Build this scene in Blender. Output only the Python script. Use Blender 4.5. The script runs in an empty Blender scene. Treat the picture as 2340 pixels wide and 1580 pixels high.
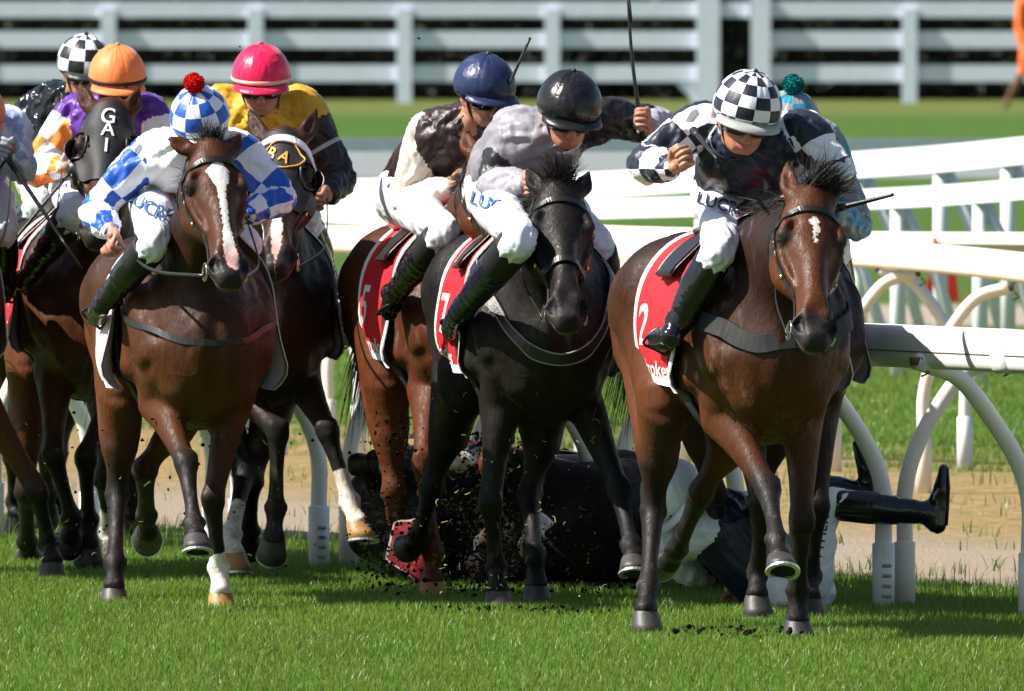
import bpy, math, random
import numpy as np
from mathutils import Vector, Matrix

R = math.radians
rng = np.random.default_rng(7)
random.seed(7)
SC = bpy.context.scene
COL = SC.collection

# ------------------------------------------------------------------ camera, world, sun
F, HCAM, YH = 42000.0, 2.75, -205.0          # focal length in photo pixels, eye height, horizon row
PITCH = math.atan((790 - YH) / F)
cam = bpy.data.cameras.new('camera'); camo = bpy.data.objects.new('camera', cam); COL.objects.link(camo)
cam.sensor_width = 36; cam.lens = F / 2340 * 36
cam.clip_start = 1; cam.clip_end = 3000
camo.location = (0, 0, HCAM); camo.rotation_euler = (math.pi / 2 - PITCH, 0, 0)
cam.dof.use_dof = True; cam.dof.focus_distance = 70.0; cam.dof.aperture_fstop = 13.0
SC.camera = camo
SUN_EL, SUN_AZ = 46.0, 9.0                   # height; the sun stands to the left, turned a little towards the camera
sd = Vector((-math.cos(R(SUN_EL)) * math.cos(R(SUN_AZ)), -math.cos(R(SUN_EL)) * math.sin(R(SUN_AZ)), math.sin(R(SUN_EL))))
sun = bpy.data.lights.new('sun', 'SUN'); suno = bpy.data.objects.new('sun', sun); COL.objects.link(suno)
sun.energy = 4.8; sun.angle = R(0.5); sun.color = (1, .955, .88)
suno.rotation_euler = (-sd).to_track_quat('-Z', 'Y').to_euler(); suno.location = (-30, 40, 50)
W = bpy.data.worlds.new('World'); SC.world = W; W.use_nodes = True
_nt = W.node_tree
_sky = _nt.nodes.new('ShaderNodeTexSky'); _sky.sky_type = 'NISHITA'; _sky.sun_disc = False
_sky.sun_elevation = R(SUN_EL); _sky.sun_rotation = math.atan2(sd.x, sd.y)
_nt.links.new(_sky.outputs[0], _nt.nodes['Background'].inputs[0]); _nt.nodes['Background'].inputs[1].default_value = 0.062
SC.view_settings.view_transform = 'Standard'; SC.view_settings.look = 'None'
SC.view_settings.exposure = 1.05; SC.view_settings.gamma = 1
SC.cycles.use_denoising = True
SC.cycles.max_bounces = 5; SC.cycles.diffuse_bounces = 3; SC.cycles.glossy_bounces = 3; SC.cycles.transmission_bounces = 3
SC.cycles.sample_clamp_indirect = 6

_cp, _sp = math.cos(PITCH), math.sin(PITCH)
def ray(px, py):
    a, b = (px - 1170) / F, -(py - 790) / F
    return np.array([a, _cp + b * _sp, -_sp + b * _cp])
CAM = np.array([0, 0, HCAM])
def PX(px, py, Y):                            # the point at distance Y that is seen at photo pixel (px, py)
    d = ray(px, py); return CAM + d * (Y / d[1])
def gnd(px, py):
    d = ray(px, py); return CAM + d * (-HCAM / d[2])
def pz(px, py, z):                            # the point at height z seen at that pixel
    d = ray(px, py); return CAM + d * ((z - HCAM) / d[2])

# ------------------------------------------------------------------ objects
def prop(o, label=None, cat=None, group=None, kind=None):
    if label: o['label'] = label
    if cat: o['category'] = cat
    if group: o['group'] = group
    if kind: o['kind'] = kind
    return o
def empty(name, loc, rz=0, **k):
    o = bpy.data.objects.new(name, None); COL.objects.link(o); o.location = loc; o.rotation_euler = (0, 0, rz)
    return prop(o, **k)
def mesh(name, v, f, mats, parent=None, smooth=True, mi=None, attrs=None, **k):
    me = bpy.data.meshes.new(name)
    v = np.asarray(v, dtype=np.float32)
    if isinstance(f, np.ndarray):
        me.vertices.add(len(v)); me.vertices.foreach_set('co', v.ravel())
        n, w = f.shape
        me.loops.add(n * w); me.loops.foreach_set('vertex_index', f.astype(np.int32).ravel())
        me.polygons.add(n); me.polygons.foreach_set('loop_start', np.arange(0, n * w, w, dtype=np.int32))
        try: me.polygons.foreach_set('loop_total', np.full(n, w, dtype=np.int32))
        except Exception: pass
        me.update(calc_edges=True)
    else:
        me.from_pydata([tuple(p) for p in v], [], [tuple(q) for q in f])
    if not isinstance(mats, (list, tuple)): mats = [mats]
    for m in mats: me.materials.append(m)
    if mi is not None: me.polygons.foreach_set('material_index', np.asarray(mi, dtype=np.int32))
    me.polygons.foreach_set('use_smooth', np.full(len(me.polygons), smooth))
    for nm, (typ, arr) in (attrs or {}).items():
        a = me.attributes.new(nm, typ, 'POINT')
        arr = np.asarray(arr, dtype=np.float32)
        a.data.foreach_set({'FLOAT': 'value', 'FLOAT_VECTOR': 'vector', 'FLOAT_COLOR': 'color'}[typ], arr.ravel())
    me.update()
    o = bpy.data.objects.new(name, me); COL.objects.link(o)
    if parent: o.parent = parent
    return prop(o, **k)
class MB:                                      # mesh builder that collects shapes with material numbers
    def __init__(s): s.v = []; s.f = []; s.m = []
    def add(s, v, f, m=0):
        n = len(s.v); s.v += [tuple(p) for p in v]
        for q in f: s.f.append(tuple(i + n for i in q)); s.m.append(m)
    def box(s, c, d, m=0, rot=None):
        c = np.array(c, float); d = np.array(d, float) / 2
        v = [np.array([x, y, z]) * d for x in (-1, 1) for y in (-1, 1) for z in (-1, 1)]
        if rot is not None: v = [rot @ p for p in v]
        s.add([c + p for p in v], [(0, 1, 3, 2), (4, 6, 7, 5), (0, 4, 5, 1), (2, 3, 7, 6), (0, 2, 6, 4), (1, 5, 7, 3)], m)
    def tube(s, pts, r, n=8, m=0, up=None, cap=True):
        v, f = tube(pts, r, n, up, cap); s.add(v, f, m)
    def build(s, name, mats, parent=None, smooth=True, **k):
        return mesh(name, s.v, s.f, mats, parent, smooth, mi=s.m, **k)
def nrm(a):
    a = np.asarray(a, float); return a / (np.linalg.norm(a, axis=-1, keepdims=True) + 1e-12)
def tube(pts, r, n=8, up=None, cap=True):      # r: number, list, or list of (side, up) pairs
    P = [np.asarray(p, float) for p in pts]; k = len(P)
    if not hasattr(r, '__len__'): r = [r] * k
    V, Fc = [], []
    side = None
    for i in range(k):
        t = nrm(P[min(i + 1, k - 1)] - P[max(i - 1, 0)])
        if side is None:
            u0 = np.array(up if up is not None else ((0, 0, 1) if abs(t[2]) < .9 else (0, 1, 0)), float)
            side = nrm(np.cross(t, u0))
        if up is not None: side = nrm(np.cross(t, np.array(up, float)))
        else: side = nrm(side - t * np.dot(side, t))
        u = np.cross(side, t)
        rs, ru = r[i] if hasattr(r[i], '__len__') else (r[i], r[i])
        for j in range(n):
            a = 2 * math.pi * j / n
            V.append(P[i] + side * (math.cos(a) * rs) + u * (math.sin(a) * ru))
    for i in range(k - 1):
        for j in range(n):
            a, b = i * n + j, i * n + (j + 1) % n
            Fc.append((a, b, b + n, a + n))
    if cap: Fc += [tuple(range(n - 1, -1, -1)), tuple(range((k - 1) * n, k * n))]
    return V, Fc
def catmull(pts, m=6):
    P = np.array(pts, float)
    if len(P) < 3: return P
    Q = np.vstack([2 * P[0] - P[1], P, 2 * P[-1] - P[-2]]); out = []
    for i in range(1, len(Q) - 2):
        a, b, c, d = Q[i - 1:i + 3]
        for j in range(m):
            t = j / m
            out.append(.5 * (2 * b + (c - a) * t + (2 * a - 5 * b + 4 * c - d) * t * t + (-a + 3 * b - 3 * c + d) * t ** 3))
    out.append(P[-1]); return np.array(out)

# ------------------------------------------------------------------ noise
_G = rng.normal(size=(4096, 3)); _G /= np.linalg.norm(_G, axis=1)[:, None]
def pnoise(p, seed=0):
    p = np.asarray(p, float); i = np.floor(p).astype(np.int64); f = p - i
    u = f * f * f * (f * (f * 6 - 15) + 10); r = 0
    for dx in (0, 1):
        for dy in (0, 1):
            for dz in (0, 1):
                h = ((i[:, 0] + dx) * 73856093 ^ (i[:, 1] + dy) * 19349663 ^ (i[:, 2] + dz) * 83492791 ^ seed * 7919) & 4095
                g = _G[h]; q = f - np.array([dx, dy, dz])
                w = (u[:, 0] if dx else 1 - u[:, 0]) * (u[:, 1] if dy else 1 - u[:, 1]) * (u[:, 2] if dz else 1 - u[:, 2])
                r = r + w * (g * q).sum(1)
    return r

# ------------------------------------------------------------------ implicit shapes (one continuous skin out of tapered limbs)
class SDF:
    def __init__(s): s.G = []
    def path(s, pts, rad, k=.03, up=(0, 0, 1), tag=0, sub=False, m=4, cap=.8):
        # swept ellipse through pts; rad = list of radii or (side, up)
        rad = np.array([r if hasattr(r, '__len__') else (r, r) for r in rad], float)
        Q = np.hstack([np.array(pts, float), rad])
        Q = catmull(Q, m) if len(Q) > 2 else Q
        a, b = Q[:-1], Q[1:]
        dirv = nrm(b[:, :3] - a[:, :3])
        side = np.cross(dirv, np.array(up, float)); bad = np.linalg.norm(side, axis=1) < 1e-3
        side[bad] = np.cross(dirv[bad], np.array([1., .01, 0]))
        side = nrm(side); upv = np.cross(side, dirv)
        mx = Q[:, 3:].max()
        s.G.append(dict(a=a, b=b, dir=dirv, side=side, up=upv, k=k, sub=sub, tag=tag, cap=cap,
                        lo=Q[:, :3].min(0) - mx, hi=Q[:, :3].max(0) + mx))
        return s
    def ball(s, c, r, k=.03, **kw):
        c = np.array(c, float); r = r if hasattr(r, '__len__') else (r, r)
        return s.path([c, c + np.array([1e-3, 0, 0])], [r, r], k, **kw)
    @staticmethod
    def gd(g, p, full=False):
        best = None
        n = len(g['a'])
        for i in range(n):
            a, b = g['a'][i], g['b'][i]
            ab = b[:3] - a[:3]; L2 = max((ab * ab).sum(), 1e-12)
            q = p - a[:3]
            t = np.clip(q @ ab / L2, 0, 1)
            q = q - t[:, None] * ab
            u = q @ g['side'][i]; v = q @ g['up'][i]; w = q @ g['dir'][i]
            rs = a[3] + (b[3] - a[3]) * t; ru = a[4] + (b[4] - a[4]) * t
            rw = np.minimum(rs, ru) * g['cap']
            us, vs, ws = u / rs, v / ru, w / rw
            k0 = np.sqrt(us * us + vs * vs + ws * ws) + 1e-9
            k1 = np.sqrt((us / rs) ** 2 + (vs / ru) ** 2 + (ws / rw) ** 2) + 1e-9
            d = k0 * (k0 - 1) / k1
            if full:
                if best is None: best = [d, (t + i) / n, us, vs]
                else:
                    m = d < best[0]
                    for c, x in enumerate((d, (t + i) / n, us, vs)): best[c] = np.where(m, x, best[c])
            else: best = d if best is None else np.minimum(best, d)
        return best
    @staticmethod
    def comb(D, d, g):
        k = max(g['k'], 1e-4)
        if g['sub']:
            h = np.maximum(k - np.abs(D + d), 0) / k; return np.maximum(D, -d) + h * h * k * .25
        h = np.maximum(k - np.abs(D - d), 0) / k; return np.minimum(D, d) - h * h * k * .25
    def eval(s, p, tags=None):
        p = np.atleast_2d(np.asarray(p, float)); D = np.full(len(p), 9.0)
        for g in s.G:
            if tags is not None and g['tag'] not in tags: continue
            m = ((p > g['lo'] - .12) & (p < g['hi'] + .12)).all(1)
            if m.all(): D = s.comb(D, s.gd(g, p), g)
            elif m.any(): D[m] = s.comb(D[m], s.gd(g, p[m]), g)
        far = D > 8
        if far.any() and not far.all():                # well away from everything: the plain distance to the nearest limb box
            best = np.full(far.sum(), 9.0); q = p[far]
            for g in s.G:
                if g['sub'] or (tags is not None and g['tag'] not in tags): continue
                c = (g['lo'] + g['hi']) / 2; e = np.maximum(np.abs(q - c) - (g['hi'] - g['lo']) / 2, 0); best = np.minimum(best, np.linalg.norm(e, axis=1) + .02)
            D[far] = best
        return D
    def grad(s, p, e=.004, tags=None):
        p = np.atleast_2d(p); n = len(p)
        E = np.vstack([p + np.eye(3)[i] * e for i in range(3)] + [p - np.eye(3)[i] * e for i in range(3)])
        d = s.eval(E, tags).reshape(6, n); return nrm((d[:3] - d[3:]).T)
    def project(s, p, off=.0, it=6, tags=None):
        p = np.atleast_2d(np.asarray(p, float)).copy()
        for _ in range(it):
            d = s.eval(p, tags) - off; p -= s.grad(p, tags=tags) * np.clip(d, -.08, .08)[:, None] * .9
        return p
    def polygonize(s, h, smooth=1):
        lo = np.min([g['lo'] for g in s.G if not g['sub']], 0) - 3 * h; hi = np.max([g['hi'] for g in s.G if not g['sub']], 0) + 3 * h
        n = np.ceil((hi - lo) / h).astype(int) + 1
        D = np.full(n, 9.0, dtype=np.float32)
        ax = [lo[i] + np.arange(n[i]) * h for i in range(3)]
        for g in s.G:
            mg = g['k'] + 3 * h
            i0 = np.clip(np.floor((g['lo'] - mg - lo) / h).astype(int), 0, n); i1 = np.clip(np.ceil((g['hi'] + mg - lo) / h).astype(int) + 1, 0, n)
            if (i1 <= i0).any(): continue
            # each segment only in its own box
            sl = tuple(slice(a, b) for a, b in zip(i0, i1))
            sub = np.full(tuple(i1 - i0), 9.0, dtype=np.float32)
            for j in range(len(g['a'])):
                a, b = g['a'][j], g['b'][j]; mr = max(a[3:].max(), b[3:].max()) + mg
                c0 = np.clip(np.floor((np.minimum(a[:3], b[:3]) - mr - lo) / h).astype(int), i0, i1); c1 = np.clip(np.ceil((np.maximum(a[:3], b[:3]) + mr - lo) / h).astype(int) + 1, i0, i1)
                if (c1 <= c0).any(): continue
                X = np.stack(np.meshgrid(*[ax[q][c0[q]:c1[q]] for q in range(3)], indexing='ij'), -1).reshape(-1, 3)
                gg = dict(a=g['a'][j:j + 1], b=g['b'][j:j + 1], dir=g['dir'][j:j + 1], side=g['side'][j:j + 1], up=g['up'][j:j + 1], cap=g['cap'])
                d = s.gd(gg, X).reshape(tuple(c1 - c0)).astype(np.float32)
                ss = tuple(slice(c0[q] - i0[q], c1[q] - i0[q]) for q in range(3))
                sub[ss] = np.minimum(sub[ss], d)
            D[sl] = s.comb(D[sl], sub, g)
        return surfnets(D, lo, h, smooth)
    def tagverts(s, v):                          # nearest limb of every vertex: tag, t along it, unit cross-section coords
        n = len(v); best = np.full(n, 9.0); T = np.zeros((n, 4))
        for g in s.G:
            if g['sub']: continue
            m = np.where(((v > g['lo'] - .03) & (v < g['hi'] + .03)).all(1))[0]
            if not len(m): continue
            d, t, us, vs = s.gd(g, v[m], True)
            b = d < best[m]; q = m[b]
            best[q] = d[b]; T[q, 0] = g['tag']; T[q, 1] = t[b]; T[q, 2] = us[b]; T[q, 3] = vs[b]
        return T
_C8 = [(i, j, k) for i in (0, 1) for j in (0, 1) for k in (0, 1)]
def surfnets(D, org, h, smooth=1):
    ins = D < 0; nx, ny, nz = D.shape
    cnt = np.zeros((nx - 1, ny - 1, nz - 1), np.int8)
    for i, j, k in _C8: cnt += ins[i:nx - 1 + i, j:ny - 1 + j, k:nz - 1 + k]
    act = (cnt > 0) & (cnt < 8); cells = np.argwhere(act)
    idx = np.full(act.shape, -1, np.int32); idx[act] = np.arange(len(cells))
    val = np.stack([D[cells[:, 0] + i, cells[:, 1] + j, cells[:, 2] + k] for i, j, k in _C8], 1)
    pos = np.zeros((len(cells), 3)); num = np.zeros(len(cells)); C = np.array(_C8, float)
    for a in range(8):
        for b in range(a + 1, 8):
            if np.abs(C[a] - C[b]).sum() != 1: continue
            va, vb = val[:, a], val[:, b]; x = (va < 0) != (vb < 0)
            t = np.where(x, va / np.where(x, va - vb, 1), 0)
            pos += np.where(x[:, None], C[a] + t[:, None] * (C[b] - C[a]), 0); num += x
    V = org + (cells + pos / num[:, None]) * h
    Fs = []
    for ax in range(3):
        o1, o2 = (ax + 1) % 3, (ax + 2) % 3
        A = np.moveaxis(ins, (ax, o1, o2), (0, 1, 2)); Ix = np.moveaxis(idx, (ax, o1, o2), (0, 1, 2))
        ch = A[:-1, 1:-1, 1:-1] != A[1:, 1:-1, 1:-1]; e = np.argwhere(ch)
        if not len(e): continue
        i, j, k = e[:, 0], e[:, 1] + 1, e[:, 2] + 1
        q = np.stack([Ix[i, j - 1, k - 1], Ix[i, j, k - 1], Ix[i, j, k], Ix[i, j - 1, k]], 1)
        fl = ~A[i, j, k]; q[fl] = q[fl][:, ::-1]
        Fs.append(q)
    Fq = np.vstack(Fs)
    for _ in range(smooth): V = lap(V, Fq)
    return V, Fq
def lap(V, Fq, w=.5):
    S = np.zeros_like(V); N = np.zeros(len(V))
    for a in range(4):
        i, j = Fq[:, a], Fq[:, (a + 1) % 4]
        for c in range(3): S[:, c] += np.bincount(i, V[j, c], len(V)) + np.bincount(j, V[i, c], len(V))
        N += np.bincount(i, minlength=len(V)) + np.bincount(j, minlength=len(V))
    return V * (1 - w) + w * S / np.maximum(N, 1)[:, None]
def vnormals(V, Fq):
    n = np.cross(V[Fq[:, 2]] - V[Fq[:, 0]], V[Fq[:, 3]] - V[Fq[:, 1]]); N = np.zeros_like(V)
    for a in range(4):
        for c in range(3): N[:, c] += np.bincount(Fq[:, a], n[:, c], len(V))
    return nrm(N)

# ------------------------------------------------------------------ materials
M = {}
class NT:                                       # tiny node helper
    def __init__(s, name, rough=.5, spec=.5, color=(.5, .5, .5), metal=0, **kw):
        s.m = bpy.data.materials.new(name); s.m.use_nodes = True; s.t = s.m.node_tree
        s.b = s.t.nodes['Principled BSDF']
        s.b.inputs['Base Color'].default_value = (*color, 1); s.b.inputs['Roughness'].default_value = rough
        s.b.inputs['Specular IOR Level'].default_value = spec; s.b.inputs['Metallic'].default_value = metal
        for k, v in kw.items(): s.b.inputs[k.replace('_', ' ')].default_value = v
    def n(s, typ, **kw):
        x = s.t.nodes.new('ShaderNode' + typ)
        for k, v in kw.items():
            if hasattr(x, k) and not k[0].isupper(): setattr(x, k, v)
            else: x.inputs[k].default_value = v
        return x
    def l(s, a, b): s.t.links.new(a, b); return s
    def math(s, op, a, b=None, c=None):
        x = s.t.nodes.new('ShaderNodeMath'); x.operation = op
        for i, q in enumerate((a, b, c)):
            if q is None: continue
            if hasattr(q, 'links'): s.l(q, x.inputs[i])
            else: x.inputs[i].default_value = q
        return x.outputs[0]
    def noise(s, scale, detail=3, rough=.5, vec=None, stretch=None, dist=0):
        x = s.n('TexNoise', Scale=scale, Detail=detail, Roughness=rough, Distortion=dist)
        v = vec if vec is not None else s.n('TexCoord').outputs['Object']
        if stretch:
            mp = s.n('Mapping'); mp.inputs['Scale'].default_value = stretch; s.l(v, mp.inputs[0]); v = mp.outputs[0]
        s.l(v, x.inputs['Vector']); return x.outputs['Fac']
    def ramp(s, fac, stops):
        x = s.t.nodes.new('ShaderNodeValToRGB'); e = x.color_ramp.elements
        while len(e) < len(stops): e.new(.5)
        for q, (p, c) in zip(e, stops): q.position = p; q.color = (*c, 1) if len(c) == 3 else c
        s.l(fac, x.inputs[0]); return x.outputs[0]
    def mix(s, fac, a, b, mode='MIX'):
        x = s.t.nodes.new('ShaderNodeMix'); x.data_type = 'RGBA'; x.blend_type = mode
        for sock, q in ((x.inputs[0], fac), (x.inputs[6], a), (x.inputs[7], b)):
            if hasattr(q, 'links'): s.l(q, sock)
            elif isinstance(q, tuple): sock.default_value = (*q, 1) if len(q) == 3 else q
            else: sock.default_value = q
        return x.outputs[2]
    def attr(s, name, out='Color'):
        x = s.t.nodes.new('ShaderNodeAttribute'); x.attribute_name = name; return x.outputs[out]
    def col(s, c): s.l(c, s.b.inputs['Base Color']); return s
    def bump(s, h, strength=.3, dist=.01):
        x = s.n('Bump', Strength=strength, Distance=dist); s.l(h, x.inputs['Height']); s.l(x.outputs[0], s.b.inputs['Normal']); return s
    def rough(s, f): s.l(f, s.b.inputs['Roughness']); return s
def plain(name, color, rough=.5, spec=.5, var=.12, bump=0, bs=60, metal=0, **kw):
    t = NT(name, rough, spec, color, metal, **kw)
    if var:
        c = t.ramp(t.noise(9, 4), [(.3, tuple(x * (1 - var) for x in color)), (.7, tuple(min(1, x * (1 + var)) for x in color))]); t.col(c)
    if bump: t.bump(t.noise(bs, 3), bump, .004)
    return t.m
# ------------------------------------------------------------------ the course: ground, grass, rails, fence
RD = nrm(np.array([.454, -.891, 0])); RN = np.array([.891, .454, 0])        # along the rail towards the camera; away from the track
R0 = np.array([1.46, 72.2, 0])                                           # foot of one rail post
def udist(x, y): return (x - R0[0]) * RN[0] + (y - R0[1]) * RN[1]

t = NT('turf and sand', .95, .15)
geo = t.n('NewGeometry'); sep = t.n('SeparateXYZ'); t.l(geo.outputs['Position'], sep.inputs[0]); gx, gy, _ = sep.outputs
u = t.math('ADD', t.math('MULTIPLY', t.math('SUBTRACT', gx, R0[0]), RN[0]), t.math('MULTIPLY', t.math('SUBTRACT', gy, R0[1]), RN[1]))
pos = geo.outputs['Position']
n1 = t.noise(1.3, 4, .6, vec=pos); n2 = t.noise(9, 4, .65, vec=pos); n3 = t.noise(45, 3, .7, vec=pos); n4 = t.noise(.12, 3, .5, vec=pos)
uj = t.math('ADD', u, t.math('MULTIPLY', t.math('SUBTRACT', n1, .5), 1.6)); uj = t.math('ADD', uj, t.math('MULTIPLY', t.math('SUBTRACT', n2, .5), .5))
green = t.mix(n3, (.046, .105, .011), (.10, .180, .024)); green = t.mix(t.ramp(n4, [(.35, (0,) * 3), (.7, (.55,) * 3)]), green, (.115, .135, .035))
far = t.math('MINIMUM', t.math('MAXIMUM', t.math('DIVIDE', t.math('SUBTRACT', gy, 95), 60), 0), 1)
mow = t.ramp(t.math('FRACT', t.math('MULTIPLY', gy, .045)), [(.0, (.86,) * 3), (.5, (.86,) * 3), (.52, (1.08,) * 3), (1, (1.08,) * 3)])
green = t.mix(far, green, t.mix(n2, (.060, .125, .018), (.080, .150, .026)))
sand = t.mix(n2, (.29, .23, .16), (.42, .335, .25)); sand = t.mix(t.ramp(n3, [(.55, (0,) * 3), (.75, (.7,) * 3)]), sand, (.22, .16, .11))
orange = t.mix(n2, (.36, .215, .105), (.46, .29, .15))
def band(a, b, c, d, s=None):
    s = s or uj
    up = t.math('MINIMUM', t.math('MAXIMUM', t.math('DIVIDE', t.math('SUBTRACT', s, a), b - a), 0), 1)
    dn = t.math('MINIMUM', t.math('MAXIMUM', t.math('DIVIDE', t.math('SUBTRACT', d, s), d - c), 0), 1)
    return t.math('MULTIPLY', up, dn)
patch = t.ramp(n1, [(.38, (.1,) * 3), (.58, (1,) * 3)])
c = t.mix(t.math('MULTIPLY', band(3.2, 4.4, 8.2, 11.5), t.ramp(n2, [(.33, (.15,) * 3), (.6, (1,) * 3)])), green, orange)
c = t.mix(band(1.5, 1.75, 3.5, 4.8), c, sand)
soil = band(.9, 1.3, 1.7, 2.0); c = t.mix(t.math('MULTIPLY', soil, .45), c, (.10, .085, .045))
# a second sandy path and the grey training track further out
fy = t.math('ADD', gy, t.math('MULTIPLY', t.math('SUBTRACT', n1, .5), 2.0))
c = t.mix(band(121, 122.5, 127, 129, fy), c, t.mix(n2, (.36, .30, .24), (.44, .38, .31)))
c = t.mix(t.math('MULTIPLY', band(104, 110, 118, 121, fy), t.ramp(n2, [(.45, (0,) * 3), (.65, (.6,) * 3)])), c, (.20, .17, .06))
c = t.mix(band(188, 190, 211, 214, gy), c, t.mix(n2, (.23, .25, .25), (.30, .32, .32)))
c = t.mix(t.math('MULTIPLY', band(243, 252, 300, 310, gy), .5), c, (.20, .19, .06))
t.col(c); t.bump(n3, .8, .05)
ys = [20, 60, 100, 160, 240, 400, 900, 2600]; gv, gf = [], []
for y in ys: gv += [(-260 - y * .3, y, 0), (260 + y * .3, y, 0)]
gf = [(2 * i, 2 * i + 1, 2 * i + 3, 2 * i + 2) for i in range(len(ys) - 1)]
mesh('ground', gv, gf, t.m, kind='structure')

# grass: every blade of the near turf, as one uncountable mass
def blades(name, n, xr, yr, hmin, hmax, w, keep, mat, seed, lean=.35):
    g = np.random.default_rng(seed); x = g.uniform(*xr, n); y = g.uniform(*yr, n)
    k = keep(x, y, g); x, y = x[k], y[k]; n = len(x)
    h = g.uniform(hmin, hmax, n) * (1 + .35 * pnoise(np.stack([x * 1.5, y * 1.5, x * 0], 1), 3)); 
    az = g.uniform(0, 2 * np.pi, n); ln = g.normal(0, lean, n) * h; la = g.uniform(0, 2 * np.pi, n)
    wx, wy = np.cos(az) * w * g.uniform(.6, 1.3, n), np.sin(az) * w * g.uniform(.6, 1.3, n); lx, ly = np.cos(la) * ln, np.sin(la) * ln
    z0 = np.full(n, -.005)
    P = np.stack([np.stack([x - wx, y - wy, z0], 1), np.stack([x + wx, y + wy, z0], 1),
                  np.stack([x + wx * .75 + lx * .35, y + wy * .75 + ly * .35, h * .6], 1), np.stack([x - wx * .75 + lx * .35, y - wy * .75 + ly * .35, h * .6], 1),
                  np.stack([x + lx, y + ly, h], 1)], 1)
    V = P.reshape(-1, 3); b = np.arange(n) * 5
    Fq = np.concatenate([np.stack([b, b + 1, b + 2, b + 3], 1), np.stack([b + 3, b + 2, b + 4, b + 4], 1)])
    f = [tuple(q) for q in Fq[:n]]  # quads
    me = bpy.data.meshes.new(name); me.vertices.add(len(V)); me.vertices.foreach_set('co', V.astype(np.float32).ravel())
    li = np.concatenate([np.stack([b, b + 1, b + 2, b + 3], 1).ravel(), np.stack([b + 3, b + 2, b + 4], 1).ravel()]).astype(np.int32)
    me.loops.add(len(li)); me.loops.foreach_set('vertex_index', li); me.polygons.add(2 * n)
    me.polygons.foreach_set('loop_start', np.concatenate([np.arange(n) * 4, n * 4 + np.arange(n) * 3]).astype(np.int32))
    me.update(calc_edges=True); me.materials.append(mat)
    tone = np.repeat(g.random(n) + 1.1 * pnoise(np.stack([x * .9, y * .45, x * 0], 1), 6), 5); dry = np.repeat((g.random(n) < .045 + .10 * (pnoise(np.stack([x * 2.2, y * 1.1, x * 0], 1), 7) > .22)).astype(float), 5); tip = np.tile([0, 0, .6, .6, 1.0], n)
    for nm, a in (('tone', tone), ('tip', tip), ('dry', dry)): q = me.attributes.new(nm, 'FLOAT', 'POINT'); q.data.foreach_set('value', a.astype(np.float32))
    o = bpy.data.objects.new(name, me); COL.objects.link(o); o['kind'] = 'stuff'; return o
def blade_mat(name, a, b, cc):
    t = NT(name, .42, .45); col = t.mix(t.attr('tone', 'Fac'), a, b); col = t.mix(t.math('MULTIPLY', t.attr('tip', 'Fac'), .55), col, cc); col = t.mix(t.attr('dry', 'Fac'), col, (.26, .23, .09)); t.col(col)
    t.b.inputs['Transmission Weight'].default_value = 0; t.b.inputs['Subsurface Weight'].default_value = 0
    tr = t.n('BsdfTranslucent'); t.l(col, tr.inputs[0]); ms = t.n('MixShader'); ms.inputs[0].default_value = .35
    t.l(t.b.outputs[0], ms.inputs[1]); t.l(tr.outputs[0], ms.inputs[2]); t.l(ms.outputs[0], t.t.nodes['Material Output'].inputs[0]); return t.m
M['grass'] = blade_mat('turf blades', (.080, .178, .013), (.140, .255, .022), (.19, .315, .04))
M['grass_long'] = blade_mat('long grass', (.075, .16, .016), (.14, .20, .035), (.20, .25, .06))
inview = lambda x, y: np.abs(x) < y * (1230 / F) + .1
blades('turf', 560000, (-2.6, 2.6), (63.6, 84), .018, .046, .0018, lambda x, y, g: inview(x, y) & (udist(x, y) < 1.4 + .25 * pnoise(np.stack([x * 2, y * 2, x * 0], 1), 9)), M['grass'], 1)
blades('long_grass', 30000, (-2.8, 2.6), (68, 86), .05, .13, .0020, lambda x, y, g: inview(x, y) & (np.abs(udist(x, y) - .75) < .75) & (g.random(len(x)) < .9 - .5 * np.abs(udist(x, y) - .8)), M['grass_long'], 2, .5)
blades('sand_tufts', 9000, (-2.8, 2.8), (72, 96), .03, .08, .0032, lambda x, y, g: inview(x, y) & (udist(x, y) > 1.6) & (pnoise(np.stack([x * 1.3, y * 1.3, x * 0], 1), 12) > .10), M['grass_long'], 3, .6)
blades('infield_grass', 110000, (-3.4, 3.4), (78, 118), .018, .045, .0034, lambda x, y, g: inview(x, y) & (udist(x, y) > 8.6 + 3.0 * pnoise(np.stack([x, y, x * 0], 1), 14)), M['grass'], 4)

# running rails: one thing each (> rail, posts)
M['rail'] = (lambda t: (t.col(t.mix(t.ramp(t.noise(5, 5, .7, stretch=(1, 1, 4)), [(.5, (0,) * 3), (.8, (.30,) * 3)]), (.80, .79, .76), (.50, .47, .40)) if True else None), t.bump(t.noise(40, 3), .06, .003), t.m)[-1])(NT('white plastic rail', .38, .45))
M['rail_cream'] = plain('sunlit cream rail', (.76, .71, .60), .42, .4, .06, .1, 30)  # warm tone of sunlight put into the rail colour
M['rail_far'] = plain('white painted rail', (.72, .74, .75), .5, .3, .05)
M['rail_blue'] = plain('blue-grey rail', (.30, .36, .40), .5, .3, .05)
def splash(name):                                     # posts carry specks of thrown mud
    t = NT(name, .42, .4); v = t.n('TexVoronoi', Scale=55.0); t.l(t.n('TexCoord').outputs['Object'], v.inputs['Vector'])
    m = t.ramp(v.outputs['Distance'], [(.08, (1,) * 3), (.14, (0,) * 3)]); g = t.ramp(t.noise(7, 3), [(.50, (0,) * 3), (.62, (1,) * 3)])
    t.col(t.mix(t.math('MULTIPLY', m, g), t.mix(t.noise(6, 4), (.74, .73, .69), (.82, .81, .78)), (.05, .045, .03))); return t.m
M['post'] = splash('white post with mud specks')
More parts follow.
